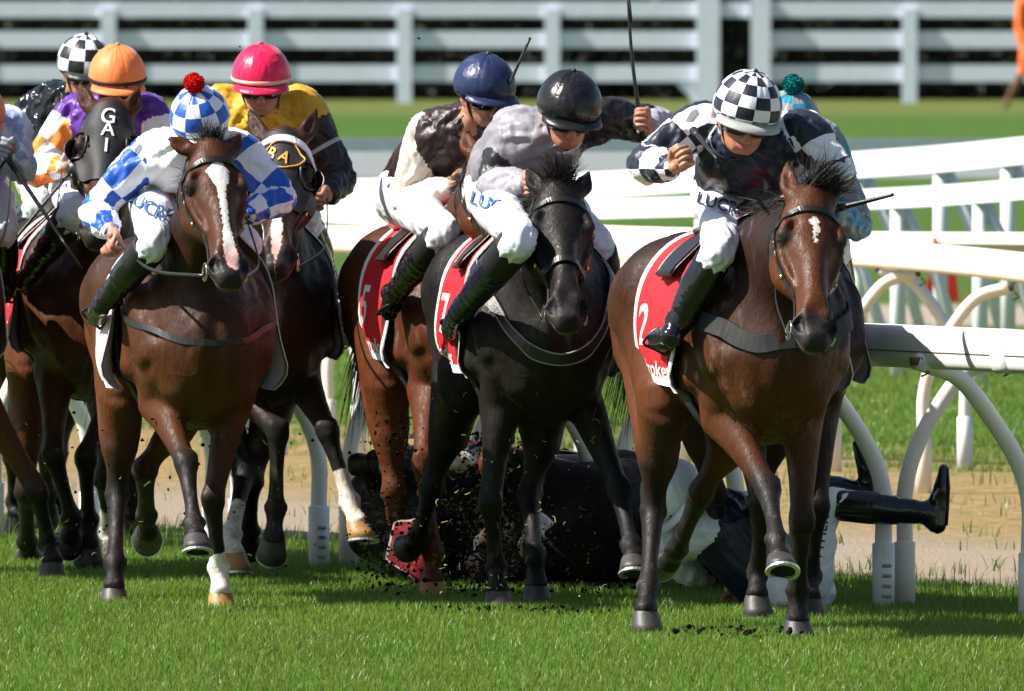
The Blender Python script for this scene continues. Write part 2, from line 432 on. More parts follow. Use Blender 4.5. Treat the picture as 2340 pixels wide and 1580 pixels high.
def prism(P, prof, up=(0, 0, 1)):                      # sweep a closed profile (side, up) along a line
    P = [np.array(p, float) for p in P]; V = []; Fc = []; m = len(prof)
    for i, p in enumerate(P):
        tg = nrm(P[min(i + 1, len(P) - 1)] - P[max(i - 1, 0)]); sd = nrm(np.cross(tg, np.array(up))); uu = np.cross(sd, tg)
        V += [p + sd * a + uu * b for a, b in prof]
    for i in range(len(P) - 1):
        for j in range(m): Fc.append((i * m + j, i * m + (j + 1) % m, (i + 1) * m + (j + 1) % m, (i + 1) * m + j))
    Fc += [tuple(range(m - 1, -1, -1)), tuple(range((len(P) - 1) * m, len(P) * m))]; return V, Fc
M['rail'] = splash('white plastic rail with specks')
_se = lambda x: math.copysign(abs(x) ** .62, x)
OVAL = [(.055 * _se(math.cos(a)), .082 * _se(math.sin(a))) for a in np.linspace(0, 2 * math.pi, 29)[:-1]]
def gooseneck(foot, over, ztop, r, mat, parent, name='post', slots=False):
    foot = np.array(foot, float); o = np.array(over, float)
    P = catmull([foot + [0, 0, -.05], foot + [0, 0, .28], foot + [0, 0, .45], foot + o * .09 + [0, 0, .60], foot + o * .30 + [0, 0, .76], foot + o * .62 + [0, 0, ztop * .5 + .41], foot + o + [0, 0, ztop - .05]], 6)
    mb = MB(); mb.tube(P, r, 14); po = mb.build(name, mat, parent)
    mb = MB(); mb.tube([foot + [0, 0, -.02], foot + [0, 0, .26], foot + [0, 0, .265]], [r * 1.30, r * 1.30, r * 1.05], 14); sl = mb.build('sleeve', mat, po)
    if slots:
        for k in range(4):
            mb = MB(); c = foot + np.array([.012, -r * 1.31, .055 + .040 * k]); mb.tube([c + [-.018, 0, 0], c + [.018, 0, 0]], [(.004, .007)] * 2, 8, up=(0, 0, 1)); mb.build('slot', M['slot'], po)

    mb = MB(); e = foot + o + np.array([0, 0, ztop - .05]); mb.box(e, (.05, .05, .03)); mb.tube([e + [.03, 0, -.02], e + [.05, 0, -.045], e + [.02, 0, -.06]], .005, 6); mb.build('clip', M['clip'], po)
M['clip'] = plain('rusty rail clip', (.10, .06, .04), .6, .4, .4); M['slot'] = plain('shadowed slot', (.30, .30, .26), .8, .2, .1)
A1 = (1.60, 71.0)
def railthing(label, pts, z, prof, mat, seam=None):
    P = catmull([np.array([p[0], p[1], 0]) for p in pts], 8); o = empty('running_rail', P[len(P) // 2], label=label, cat='rail'); off = P[len(P) // 2]
    v, f = prism([p - off + np.array([0, 0, z]) for p in P], prof); mesh('rail', v, f, mat, o)
    for k in seam or ():                             # sleeves that join the lengths
        a = np.array([*line(A1, k), z]) - off; v, f = prism([a, a + RD * .12], [(x * 1.07, y * 1.05) for x, y in prof]); mesh('joint', v, f, mat, o)
    return o, off, P
q0 = R0 + np.array([1.6 - 1.46, 71.0 - 72.2, 0]); line = lambda a, t_: (a[0] + RD[0] * t_, a[1] + RD[1] * t_)
A1 = (1.60, 71.0); o1, f1, _ = railthing('white running rail nearest the horses on curved posts', [line(A1, k) for k in (-13, -9, -5, -2, 0, 2, 5)], 1.06, OVAL, M['rail'], (-6.4, -3.2, .62))
mb = MB(); P = [np.array([*line((1.60 - .891 * .056, 71.0 - .454 * .056), k), 1.045]) - f1 for k in (-13, 5)]; mb.tube(P, [(.002, .0022)] * 2, 6); mb.build('seam', M['clip'], o1)
for i, k in enumerate([-9.6, -8.4, -7.2, -6.0, -4.99, -3.8, -2.5, -1.25, .0, 1.20, 2.4]):
    b = np.array([*line((1.46, 72.2), k), 0]); gooseneck(b - f1, -RN * .50, 1.06, .034, M['post'], o1, slots=True)
A2 = (1.90, 72.4); o2, f2, _ = railthing('second white running rail back to back with the nearest one', [line(A2, k) for k in (-13, -9, -5, -2, 0, 2, 5)], 1.02, OVAL, M['rail'])
for k in [-9.5, -8.3, -7.1, -5.9, -4.85, -3.7, -2.4, -1.15, .06, 1.26, 2.46]:
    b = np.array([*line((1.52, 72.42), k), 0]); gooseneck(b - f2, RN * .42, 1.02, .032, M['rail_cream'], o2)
def px_line(lst, z): return [tuple(pz(x, y, z)[:2]) for x, y in lst]
L3 = px_line([(560, 515), (760, 520), (1100, 530), (1400, 538), (1700, 543), (1960, 551), (2150, 564), (2340, 583), (2560, 612)], 1.12)
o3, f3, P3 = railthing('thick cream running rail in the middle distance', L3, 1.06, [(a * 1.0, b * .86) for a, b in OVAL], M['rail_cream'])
for px, py in ((2205, 1075), (2495, 1090), (1905, 1068), (1610, 1062), (1330, 1058), (1050, 1052), (820, 1046), (640, 1040)):
    b = gnd(px, py); gooseneck(b - f3, np.array([-.42, -.02, 0]), 1.04, .030, M['rail_far'], o3)
L4 = px_line([(560, 470), (760, 478), (1100, 500), (1400, 512), (1700, 520), (1960, 525), (2340, 527), (2560, 529)], 1.12)
SLAT = [(-.012, -.085), (.012, -.085), (.012, -.02), (.020, -.02), (.020, .0), (.012, .0), (.012, .05), (-.012, .05), (-.012, .0), (-.02, .0), (-.02, -.02), (-.012, -.02)]
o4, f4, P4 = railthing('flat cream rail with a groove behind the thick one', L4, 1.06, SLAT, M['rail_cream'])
for px, py in ((1905, 1078), (2110, 1128), (2395, 1100), (1560, 1062), (1260, 1050), (980, 1040), (750, 1032)):
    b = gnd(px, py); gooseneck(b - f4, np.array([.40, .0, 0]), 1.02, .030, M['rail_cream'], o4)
mb = MB(); c = pz(2136, 553, 1.06) - f4; mb.box(c + np.array([0, -.03, -.01]), (.022, .012, .06)); mb.build('red_marker', plain('faded red plastic', (.55, .10, .06), .6, .3, .1), o4)
# white board rails further back, turned to face the sun, right ends nearer
def boardrail(label, pts, hh, mat, posts, braces=False, thick=.03):
    P = catmull(np.array(pts), 6); off = P[len(P) // 2] * np.array([1, 1, 0]); o = empty('board_rail', off, label=label, cat='rail')
    v, f = prism([p - off - [0, 0, hh / 2] for p in P], [(-thick, -hh / 2), (thick, -hh / 2), (thick, hh / 2), (-thick, hh / 2)]); mesh('rail', v, f, mat, o, smooth=False)
    for k in posts:
        i = int(k * (len(P) - 1)); c = (P[i] - off) * np.array([1, 1, 0]); z = P[i][2]; mb = MB(); mb.tube([c + [0, .08, -.05], c + [0, .08, z - hh * .2]], .045, 10); mb.build('post', mat, o)
        if braces: mb = MB(); mb.tube([c + [0.03, .10, z - .12], c + [.22, .1, z * .55], c + [.42, .1, .0]], .035, 8); mb.build('brace', mat, o)
    return o
L5 = [PX(x, y, Y) for x, y, Y in ((500, 412, 126), (760, 410, 124), (1100, 403, 121.5), (1400, 392, 119), (1700, 372, 116.5), (1928, 350, 114.8), (2150, 333, 113.2), (2340, 314, 112), (2600, 285, 110))]
boardrail('wide white board rail sweeping up to the right', L5, .165, M['rail_far'], (.05, .18, .32, .46, .56, .66, .76, .86, .96), True)
L6 = [PX(x, y, Y) for x, y, Y in ((700, 470, 117.5), (900, 468, 116), (1200, 460, 114), (1500, 452, 112), (1800, 442, 110), (1960, 434, 109), (2150, 424, 107.5), (2340, 409, 106), (2600, 385, 104))]
boardrail('lower white board rail beneath the sweeping one', L6, .12, M['rail_far'], (.1, .26, .42, .58, .7, .82, .92), True)
L7 = [PX(x, y, 135) for x, y in ((-400, 314), (300, 315), (1170, 316), (2000, 317), (2800, 318))]
boardrail('blue-grey rail along the grey training track', L7, .10, M['rail_blue'], (.02, .98), False)
# red flag marker standing in the grass
c = gnd(2150, 690); mb = MB(); mb.add([tuple(p) for p in [(-.13, 0, 0), (.13, 0, 0), (.10, 0, .28), (-.06, 0, .30), (-.13, .12, 0), (.13, .12, 0), (.08, .06, .28), (-.04, .06, .30)]], [(0, 1, 2, 3), (5, 4, 7, 6), (1, 5, 6, 2), (4, 0, 3, 7), (3, 2, 6, 7)])
mb.build('marker_cone', plain('red marker plastic', (.50, .03, .02), .5, .3, .1), smooth=False, label='red plastic marker standing in grass behind the rails', cat='marker').location = c

# far white fence and a dark hedge standing in for the shade behind it
YF = 262.0; sF = F / YF
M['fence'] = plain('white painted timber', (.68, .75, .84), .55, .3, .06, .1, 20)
fx = lambda px: (px - 1170) / sF
def zf(py): return PX(1170, py, YF)[2]
fence = empty('post_and_rail_fence', (0, YF, 0), label='white post-and-rail fence across the far side of the course', cat='fence')
def fbox(name, x0, x1, z0, z1, y0, y1): mb = MB(); mb.box(((x0 + x1) / 2, (y0 + y1) / 2, (z0 + z1) / 2), (abs(x1 - x0), abs(y1 - y0), abs(z1 - z0))); return mb.build(name, M['fence'], fence, smooth=False)
rows = ((4, 40), (72, 110), (149, 187))
for (a, b) in rows:
    fbox('rail', fx(-500), fx(1640), zf(b), zf(a), -.05, .05); fbox('rail', fx(1716), fx(2900), zf(b), zf(a), -.05, .05)
fbox('gate_rail', fx(1643), fx(1713), zf(40), zf(6), -.04, .04)
for px in (-430, -93, 248, 584, 924, 1262, 2078, 2415, 2752): fbox('post', fx(px - 17), fx(px + 17), -.05, zf(20), -.13, -.052)
for px, w in ((1618, 26), (1738, 22)): fbox('gate_post', fx(px - w), fx(px + w), -.05, zf(-12), -.16, -.053)
mb = MB(); mb.add([(fx(1592), -.02, zf(190)), (fx(1592), -.02, zf(240)), (fx(1545), -.02, zf(190)), (fx(1592), .03, zf(190)), (fx(1592), .03, zf(240)), (fx(1545), .03, zf(190))], [(0, 2, 1), (3, 4, 5), (0, 1, 4, 3), (1, 2, 5, 4), (2, 0, 3, 5)]); mb.build('gusset', M['fence'], fence, smooth=False)
# leaves, as clouds of small faces
def leafcloud(centres, radii, n, size, seed):
    g = np.random.default_rng(seed); V = []; C = np.array(centres); Rr = np.array(radii); pick = g.integers(0, len(C), n)
    d = nrm(g.normal(size=(n, 3))); r = g.random(n) ** .35; P = C[pick] + d * Rr[pick] * r[:, None]
    a = nrm(g.normal(size=(n, 3))); b = nrm(np.cross(a, g.normal(size=(n, 3)))); s_ = size * g.uniform(.6, 1.4, n)[:, None]
    V = np.stack([P - a * s_, P + b * s_ * .5, P + a * s_, P - b * s_ * .5], 1).reshape(-1, 3); f = np.arange(n * 4).reshape(n, 4); return V, f
def leafmat(name, a, b):
    t = NT(name, .6, .3); t.col(t.mix(t.noise(1.5, 3), a, b)); return t.m
M['hedge'] = leafmat('hedge leaves darkened as shade', (.010, .014, .009), (.018, .024, .014)); M['leaf'] = leafmat('tree leaves', (.03, .05, .015), (.06, .09, .025)); M['bark'] = plain('bark', (.09, .07, .055), .9, .2, .3, .5, 12)
M['shade_backing'] = plain('backing coloured as shade', (.014, .015, .015), .9, .1, .2)  # no real cloth: deep shade behind the fence as a near-black colour
hd_ = empty('stand_in_hedge', (0, 266, 0), label='dark clipped hedge behind the far white fence', cat='hedge')
g = np.random.default_rng(4); cs = [(x, .6 + g.normal() * .15, z) for x in np.arange(-16, 16, .7) for z in (.35, 1.1, 1.9)]
v, f = leafcloud(cs, [(.65, .5, .65)] * len(cs), 30000, .085, 5); mesh('foliage', v, f, M['hedge'], hd_, smooth=False)
mb = MB(); mb.box((0, 1.6, 1.6), (44, .5, 3.3)); mb.build('core', M['shade_backing'], hd_, smooth=False)
# ------------------------------------------------------------------ horses
def coat_material(name, rough=.36, sweat=.0):
    t = NT(name, rough, .21)
    base = t.attr('coat')
    nz = t.noise(7, 4, .6); base = t.mix(t.ramp(nz, [(.3, (.35,) * 3), (.72, (0,) * 3)]), base, t.mix(1.0, base, (.55, .5, .48), 'MULTIPLY'))
    hair = t.noise(130, 3, .6, stretch=(1, 1, .16)); base = t.mix(.55, base, t.mix(1.0, base, t.ramp(hair, [(.3, (.55,) * 3), (.7, (1.35,) * 3)]), 'MULTIPLY'))
    # white markings: signed distance in metres + ragged edge
    wd = t.math('ADD', t.attr('white', 'Fac'), t.math('MULTIPLY', t.math('SUBTRACT', t.noise(85, 3), .5), .022))
    wm = t.math('MULTIPLY_ADD', wd, 240, .5); wm = t.math('MINIMUM', t.math('MAXIMUM', wm, 0), 1)
    base = t.mix(wm, base, t.mix(t.attr('pink', 'Fac'), t.mix(t.math('MULTIPLY', t.ramp(t.noise(16, 4, .7), [(.42, (0,) * 3), (.62, (.75,) * 3)]), t.attr('legs', 'Fac')), (.70, .66, .61), (.34, .23, .13)), (.60, .34, .30)))
    # dried sweat and salt where it gathers
    sw = t.math('MULTIPLY', t.attr('salt', 'Fac'), t.ramp(t.noise(22, 4, .7, stretch=(1, 1, .35)), [(.55, (0,) * 3), (.72, (.4,) * 3)]))
    base = t.mix(sw, base, (.42, .38, .36)); t.col(base)
    r = t.math('ADD', t.math('MULTIPLY', t.math('SUBTRACT', t.noise(4.5, 4, .65), .5), .75), t.math('MULTIPLY', t.math('SUBTRACT', t.noise(90, 3, .6, stretch=(1, 1, .2)), .5), .9)); r = t.math('MINIMUM', t.math('MAXIMUM', t.math('ADD', r, rough * 1.12), .24), .95); t.rough(r)
    b1 = t.n('Bump', Strength=.35, Distance=.012); t.l(t.noise(13, 3, .5), b1.inputs['Height'])
    b2 = t.n('Bump', Strength=.55, Distance=.004); t.l(hair, b2.inputs['Height']); t.l(b1.outputs[0], b2.inputs['Normal'])
    vn = t.noise(5.5, 1, .5, dist=.8); line = t.math('ABSOLUTE', t.math('SUBTRACT', vn, .5)); line = t.math('SUBTRACT', 1.0, t.math('MINIMUM', t.math('MULTIPLY', line, 26), 1.0))
    line = t.math('MULTIPLY', line, t.ramp(t.noise(3.1, 2), [(.48, (0,) * 3), (.62, (1,) * 3)]))
    b3 = t.n('Bump', Strength=.25, Distance=.004); t.l(line, b3.inputs['Height']); t.l(b2.outputs[0], b3.inputs['Normal']); t.l(b3.outputs[0], t.b.inputs['Normal'])
    return t.m
M['coat'] = coat_material('horse coat', .50)
M['coat_black'] = coat_material('black horse coat', .52)
M['hair'] = plain('horse hair', (.010, .008, .007), .62, .22, .3)
M['hair_brown'] = plain('brown tail hair', (.07, .028, .012), .5, .4, .4)
M['eye'] = plain('horse eye', (.008, .005, .004), .06, .6, 0)
M['hoof_dark'] = plain('dark hoof horn', (.045, .04, .037), .5, .4, .35, .3, 90)
M['hoof_pale'] = plain('amber hoof horn', (.36, .19, .06), .5, .4, .35, .3, 90)
M['sole'] = plain('muddy hoof sole', (.035, .03, .022), .85, .2, .5, .6, 120)
M['shoe'] = plain('aluminium horseshoe', (.55, .55, .53), .38, .5, .2, metal=.75)
M['leather'] = plain('black leather tack', (.012, .011, .010), .38, .5, .3, .2, 200)
M['leather_brown'] = plain('brown leather tack', (.05, .022, .01), .42, .5, .3, .2, 200)
M['steel'] = plain('bit steel', (.65, .63, .6), .18, .5, 0, metal=1)
M['brass'] = plain('brass buckle', (.6, .42, .14), .25, .5, 0, metal=1)
M['elastic'] = plain('black elastic webbing', (.02, .02, .022), .7, .3, .2, .3, 300)
M['red'] = plain('red saddle cloth', (.62, .012, .018), .62, .3, .1, .35, 25)
M['cloth_white'] = plain('white cloth binding', (.78, .76, .78), .7, .3, .06, .3, 40)
M['cloth_pink'] = plain('white under-cloth stained pink', (.72, .55, .58), .75, .3, .12, .3, 30)
M['black_cloth'] = plain('black hood fabric', (.016, .016, .017), .6, .35, .2, .25, 160)

def smooth01(x, a, b):
    t = np.clip((np.asarray(x) - a) / (b - a), 0, 1); return t * t * (3 - 2 * t)

class Horse:
    def __init__(s, sp):
        s.sp = sp; s.k = sp.get('size', 1.0)
        if 'matrix' in sp: s.M = sp['matrix']; loc = s.M.translation
        else:
            c = gnd(sp['px'], F * HCAM / sp['Y'] + YH); c = np.array([ (sp['px'] - 1170) / F * sp['Y'], sp['Y'], 0])
            s.M = Matrix.Translation(Vector(c)) @ Matrix.Rotation(R(sp['yaw'] - 90), 4, 'Z')
        s.Mi = s.M.inverted()
        s.root = bpy.data.objects.new('race_horse', None); COL.objects.link(s.root); s.root.matrix_world = s.M
        prop(s.root, sp['label'], 'horse', 'race horses galloping in the field')
        s.build()
    def w2l(s, p): return np.array(s.Mi @ Vector(p))
    def l2w(s, p): return np.array(s.M @ Vector(p))
    def T(s, x, y, z):
        a = R(s.sp.get('pitch', 0)); z0 = z - 1.2
        return np.array([(x * math.cos(a) - z0 * math.sin(a)) * s.k, y * s.k, (1.2 + x * math.sin(a) + z0 * math.cos(a)) * s.k + s.sp.get('dz', -.08)])
    def solve(s, parent, q, L):
        if len(q) == 4: return s.w2l(PX(q[0], q[1], q[3]))       # explicit distance
        P = s.l2w(parent); d = ray(q[0], q[1]); d = d / d[1]
        L *= s.k; e = CAM - P
        a = d @ d; b = 2 * d @ e; c = e @ e - L * L; D = b * b - 4 * a * c
        y = -b / (2 * a) if D <= 0 else (-b + (1 if q[2] > 0 else -1) * math.sqrt(D)) / (2 * a)
        return s.w2l(CAM + d * y)
    # ---------------------------------------------------------------- body
    def build(s):
        sp, k, T = s.sp, s.k, s.T
        S = SDF(); s.S = S
        tr = [(-.84, 1.20, .12, .20), (-.70, 1.25, .21, .28), (-.50, 1.26, .255, .315), (-.28, 1.25, .262, .315), (-.05, 1.22, .262, .325),
              (.15, 1.19, .275, .36), (.34, 1.18, .268, .38), (.52, 1.165, .248, .362), (.68, 1.135, .215, .292), (.785, 1.105, .14, .19)]
        S.path([T(x, 0, z) for x, z, w, h in tr], [(w * k, h * k) for x, z, w, h in tr], .02, tag=1, m=3)
        S.path([T(.18, 0, 1.48), T(.38, 0, 1.54), T(.56, 0, 1.47)], [.07 * k, .075 * k, .09 * k], .12, tag=1)      # withers
        for y in (-1, 1):
            S.path([T(.40, y * .13, 1.38), T(.56, y * .155, 1.18), T(.62, y * .15, 1.05)], [(.07 * k, .11 * k), (.085 * k, .13 * k), (.08 * k, .10 * k)], .07, up=(1, 0, 0), tag=1)
            S.path([T(.74, y * .095, 1.13), T(.72, y * .10, .98)], [.085 * k, .075 * k], .05, tag=1)                    # breast
            S.path([T(-.46, y * .14, 1.38), T(-.66, y * .135, 1.28), T(-.74, y * .12, 1.10)], [.14 * k, .15 * k, .10 * k], .08, tag=1)
        if sp.get('muscle', 1):
            gr = lambda pts, r, kk=.045: S.path(S.project([T(*p) for p in pts], r * k * .82, 8), [r * k] * len(pts), kk, tag=9, sub=True, m=3)
            for y in (-1, 1): S.path([T(.36, y * .17, 1.40), T(.52, y * .185, 1.28), T(.64, y * .17, 1.12)], [(.10 * k, .12 * k), (.115 * k, .15 * k), (.10 * k, .12 * k)], .07, up=(1, 0, 0), tag=1)
            gr([(.86, 0, 1.24), (.84, 0, 1.10), (.79, 0, .98)], .026)                                  # between the breast muscles
            for y in (-1, 1):
                gr([(.50, y * .205, 1.47), (.64, y * .235, 1.32), (.76, y * .225, 1.20)], .024)          # in front of the shoulder blade
                gr([(.36, y * .30, 1.36), (.33, y * .315, 1.20), (.36, y * .305, 1.05)], .020)           # behind the shoulder
                gr([(.70, y * .235, 1.06), (.62, y * .265, 1.02), (.48, y * .275, 1.06)], .018, .035)    # above the forearm
                gr([(-.30, y * .29, 1.34), (-.33, y * .305, 1.18), (-.24, y * .30, 1.03)], .024)         # flank
                gr([(-.70, y * .24, 1.32), (-.66, y * .255, 1.12), (-.56, y * .235, .94)], .020)         # hamstring
                S.path([T(.44, y * .21, 1.22), T(.42, y * .22, 1.06)], [.072 * k, .085 * k], .05, tag=1)  # triceps
        # head frame
        if 'head' in sp: s.poll, s.muz = np.array(sp['head'][0]), np.array(sp['head'][1])
        else:
            s.poll = s.w2l(PX(*sp['poll']))
            s.muz = s.solve(s.poll, (*sp['muzzle'][:2], -1), sp.get('headlen', .66))
        hd = nrm(s.muz - s.poll); L = np.linalg.norm(s.muz - s.poll)
        roll = R(sp.get('headroll', 0)); sidev = np.array([math.sin(R(sp.get('headyaw', 0))) * -1, math.cos(R(sp.get('headyaw', 0))), 0])
        if 'headside' in sp: sidev = np.array(sp['headside'], float)
        sidev = nrm(sidev - hd * (sidev @ hd)); nv = np.cross(hd, sidev); 
        if nv[0] < 0 and 'headside' not in sp: nv = -nv
        if 'headface' in sp and np.dot(nv, sp['headface']) < 0: nv = -nv
        if roll: sidev, nv = sidev * math.cos(roll) + nv * math.sin(roll), nv * math.cos(roll) - sidev * math.sin(roll)
        s.hd, s.hs, s.hn, s.hL = hd, sidev, nv, L
        q = L / .64                                    # scale of the head
        wd = sp.get('headwide', 1.14)
        H = lambda t, sd, n: s.poll + hd * (t * L) + sidev * (sd * q * wd) + nv * (n * q)
        s.H = H; s.q = q
        # neck: crest from withers to poll
        wz = T(.44, 0, 1.36); nb = H(.08, 0, -.17)
        mid = (wz + nb) / 2 + np.array([.0, 0, .015])
        ax = nrm(nb - wz); upn = nrm(np.cross(ax, np.cross(np.array([0, 0, 1.]), ax)))
        S.path([T(.30, 0, 1.32), wz, wz * .6 + nb * .4 + np.array([0, 0, .02]), wz * .25 + nb * .75 + np.array([0, 0, .015]), nb],
               [(.185 * k, .26 * k), (.178 * k, .285 * k), (.132 * k, .22 * k), (.095 * k, .158 * k), (.078 * k, .115 * k)], .09, up=upn, tag=2)
        s.crest = [T(.30, 0, 1.53), wz + upn * .285 * k, mid + upn * .20 * k, wz * .25 + nb * .75 + upn * .16 * k, H(-.03, 0, -.06)]
        # head
        sec = [(-.03, .060, .070), (.06, .080, .085), (.16, .094, .105), (.27, .100, .120), (.40, .076, .122), (.54, .055, .092), (.68, .047, .073), (.80, .052, .066), (.90, .056, .060), (.975, .046, .046)]
        S.path([H(t, 0, -d) for t, w, d in sec], [(w * q * wd, d * q) for t, w, d in sec], .03, up=nv, tag=3, m=3)
        for y in (-1, 1):
            S.path([H(.22, y * .062, -.155), H(.40, y * .056, -.165), H(.50, y * .042, -.135)], [.052 * q, .058 * q, .035 * q], .05, tag=3)      # jaw
            S.path([H(.20, y * .078, -.045), H(.27, y * .094, -.050)], [.026 * q, .024 * q], .028, tag=3)              # brow over the eye
            S.path([H(.33, y * .096, -.085), H(.44, y * .080, -.082), H(.60, y * .052, -.066)], [.015 * q, .0135 * q, .010 * q], .014, tag=3)
            S.ball(H(.280, y * .106, -.070), .020 * q, .008, sub=True)                                             # eye socket
            S.path([H(.262, y * .086, -.040), H(.250, y * .101, -.058), H(.262, y * .103, -.090)], [.009 * q, .0095 * q, .008 * q], .010, tag=3, m=5)   # lids
            S.path([H(.280, y * .086, -.042), H(.306, y * .095, -.058), H(.308, y * .100, -.085)], [.008 * q, .0085 * q, .008 * q], .008, tag=3, m=5)
            S.path([H(.205, y * .060, -.018), H(.235, y * .070, -.022)], [.016 * q, .016 * q], .016, sub=True, tag=9)                    # hollow above the eye
            S.path([H(.825, y * .028, -.020), H(.880, y * .046, -.034), H(.935, y * .040, -.052)], [.026 * q, .034 * q, .024 * q], .016, tag=3)   # nostril wing
            S.path([H(.850, y * .050, -.010), H(.885, y * .056, -.012), H(.925, y * .046, -.022)], [(.012 * q, .016 * q), (.018 * q, .026 * q), (.011 * q, .016 * q)], .008, tag=9, sub=True)
            S.path([H(.955, y * .015, -.012), H(.985, y * .018, -.050)], [.020 * q, .022 * q], .02, tag=3)                 # upper lip
            S.path([H(.70, y * .018, -.012), H(.80, y * .034, -.012)], [.016 * q, .016 * q], .02, tag=3)
            # ears
            e0, e1 = sp.get('ears', {}).get(y, ((-.005, .060, -.055), (-.275, .085, -.045)))
            A, B = H(e0[0], y * e0[1], e0[2]), H(e1[0], y * e1[1], e1[2]); fr = nv * sp.get('earface', 1.0) + sidev * (y * .55)
            P4 = [A, A * .66 + B * .34 + sidev * (y * .010), A * .3 + B * .7 + sidev * (y * .008), B]
            S.path(P4, [(.030 * q, .024 * q), (.037 * q, .021 * q), (.024 * q, .014 * q), (.005 * q, .005 * q)], .018, up=fr, tag=4, m=4)
            S.path([P4[1] * .7 + P4[0] * .3 + nrm(fr) * .026 * q, P4[2] + nrm(fr) * .016 * q], [(.018 * q, .020 * q), (.010 * q, .012 * q)], .008, up=fr, tag=9, sub=True)
        S.path([H(.45, 0, -.030), H(.75, 0, -.028)], [(.035 * q, .030 * q), (.030 * q, .028 * q)], .03, up=nv, tag=3)    # nasal bone
        S.path([H(.86, 0, -.105), H(.965, 0, -.088)], [(.036 * q, .030 * q), (.032 * q, .026 * q)], .022, up=nv, tag=3)   # chin
        mo = sp.get('mouth', .006)
        S.path([H(.90, -.07, -.082), H(.97, 0, -.060), H(.90, .07, -.082)], [mo * q, mo * 1.3 * q, mo * q], .008, tag=9, sub=True, m=5)
        # legs
        s.hooves = []; s.J = {}
        for nm in ('fr', 'fl', 'hr', 'hl'):
            if nm not in sp['legs']: continue
            d = sp['legs'][nm]; y = 1 if nm[1] == 'l' else -1; tag = {'fr': 5, 'fl': 6, 'hr': 7, 'hl': 8}[nm]
            pt = d['pts']; loc = 'matrix' in sp
            g = (lambda par, q, L: np.array(q)) if loc else s.solve
            if nm[0] == 'f':
                Sh = T(.58, y * .14, 1.10); E = T(*d.get('elbow', (.46, y * .155, .94)))
                K = g(E, pt[0], .44); Ft = g(K, pt[1], .31); To = g(Ft, pt[2], .19)
                p = nrm(To - Ft); Co = Ft * .48 + To * .52
                fo = lambda t: E * (1 - t) + K * t
                ca = lambda t: K * (1 - t) + Ft * t
                P = [Sh, E, fo(.3), fo(.62), fo(.86), K, ca(.2), ca(.5), ca(.8), Ft, Ft * .5 + Co * .5, Co]
                r = [(.10, .13), (.082, .108), (.066, .084), (.050, .060), (.043, .048), (.049, .052), (.037, .041), (.029, .037), (.031, .039), (.042, .045), (.034, .036), (.046, .049)]
                leg_dark = (.40, .50)
            else:
                Hp = T(-.50, y * .12, 1.24); St = np.array(d['stifle']) if (loc and 'stifle' in d) else (g(Hp, d['stifle'], .40) if 'stifle' in d else T(-.22, y * .185, .98))
                K = g(St, pt[0], .47); Ft = g(K, pt[1], .38); To = g(Ft, pt[2], .19)
                p = nrm(To - Ft); Co = Ft * .48 + To * .52
                fo = lambda t: St * (1 - t) + K * t
                ca = lambda t: K * (1 - t) + Ft * t
                P = [Hp, St, fo(.3), fo(.62), fo(.86), K, ca(.2), ca(.5), ca(.8), Ft, Ft * .5 + Co * .5, Co]
                r = [(.14, .20), (.105, .150), (.082, .115), (.053, .072), (.042, .052), (.047, .060), (.038, .048), (.031, .041), (.033, .041), (.042, .045), (.034, .036), (.046, .049)]
                S.path([T(-.68, y * .12, 1.12), St * .45 + K * .45 + T(-.68, y * .12, .9) * .1, fo(.72)], [.11 * k, .085 * k, .045 * k], .06, tag=tag, m=3)
                dn = nrm(K - St); S.path([fo(.8) - np.array([.035, 0, 0]) * k, K + dn * .0 - (nrm(Ft - K) - dn) * -.028 * k], [.022 * k, .027 * k], .03, tag=tag)
                leg_dark = (.36, .46)
            S.path(P, [(a * k, b * k) for a, b in r], .035, up=d.get('up', (1, .0, .35)), tag=tag, m=3)
            cdir = nrm(Ft - K); dor = nrm(np.array([-cdir[2], 0, cdir[0]])); dor = nrm(dor - cdir * (dor @ cdir)); lat = np.cross(cdir, dor); hind = nm[0] == 'h'
            C = lambda t, f, l=0: K + (Ft - K) * t + dor * f * k + lat * l * k
            S.path([C(.05, -.040 if not hind else -.060), C(.3, -.036 if not hind else -.042), C(.7, -.034), C(.95, -.038)], [.014 * k, .0125 * k, .0125 * k, .018 * k], .008, tag=tag, m=3)   # flexor tendon
            S.ball(C(1.03, -.046), .017 * k, .012, tag=tag)                                                          # ergot
            for l in (-1, 1):
                S.ball(C(.97, .004, l * .030), .020 * k, .014, tag=tag)                                               # fetlock
                if not hind:
                    S.ball(C(-.07, .022, l * .022), .024 * k, .016, tag=tag); S.ball(C(.06, .018, l * .022), .021 * k, .016, tag=tag); S.ball(C(0, -.040), .022 * k, .016, tag=tag)
                else: S.ball(C(.04, .010, l * .032), .022 * k, .016, tag=tag)
            S.path([fo(.10) + dor * .045 * k + lat * .03 * k * y, fo(.45) + dor * .030 * k + lat * .015 * k * y], [.048 * k, .026 * k], .03, tag=tag)   # forearm or gaskin muscle
            S.path([fo(.08) - dor * .035 * k - lat * .03 * k * y, fo(.42) - dor * .020 * k - lat * .012 * k * y], [.052 * k, .026 * k], .03, tag=tag)
            s.J[nm] = dict(K=K, Ft=Ft, To=To, Co=Co)
            # hoof axes
            if d.get('plant'): n, tdir = np.array([0, 0, -1.]), np.array([1., 0, 0]); Co = Co - np.array([0, 0, .014])
            elif 'sole' in d:
                n = nrm(np.array(s.Mi.to_3x3() @ Vector(d['sole']))); tdir = p
            else:
                do = nrm(np.array([-p[2], 0, p[0]])); do = nrm(do - p * (do @ p)); n = nrm(p * math.cos(R(40)) - do * math.sin(R(40))); tdir = do
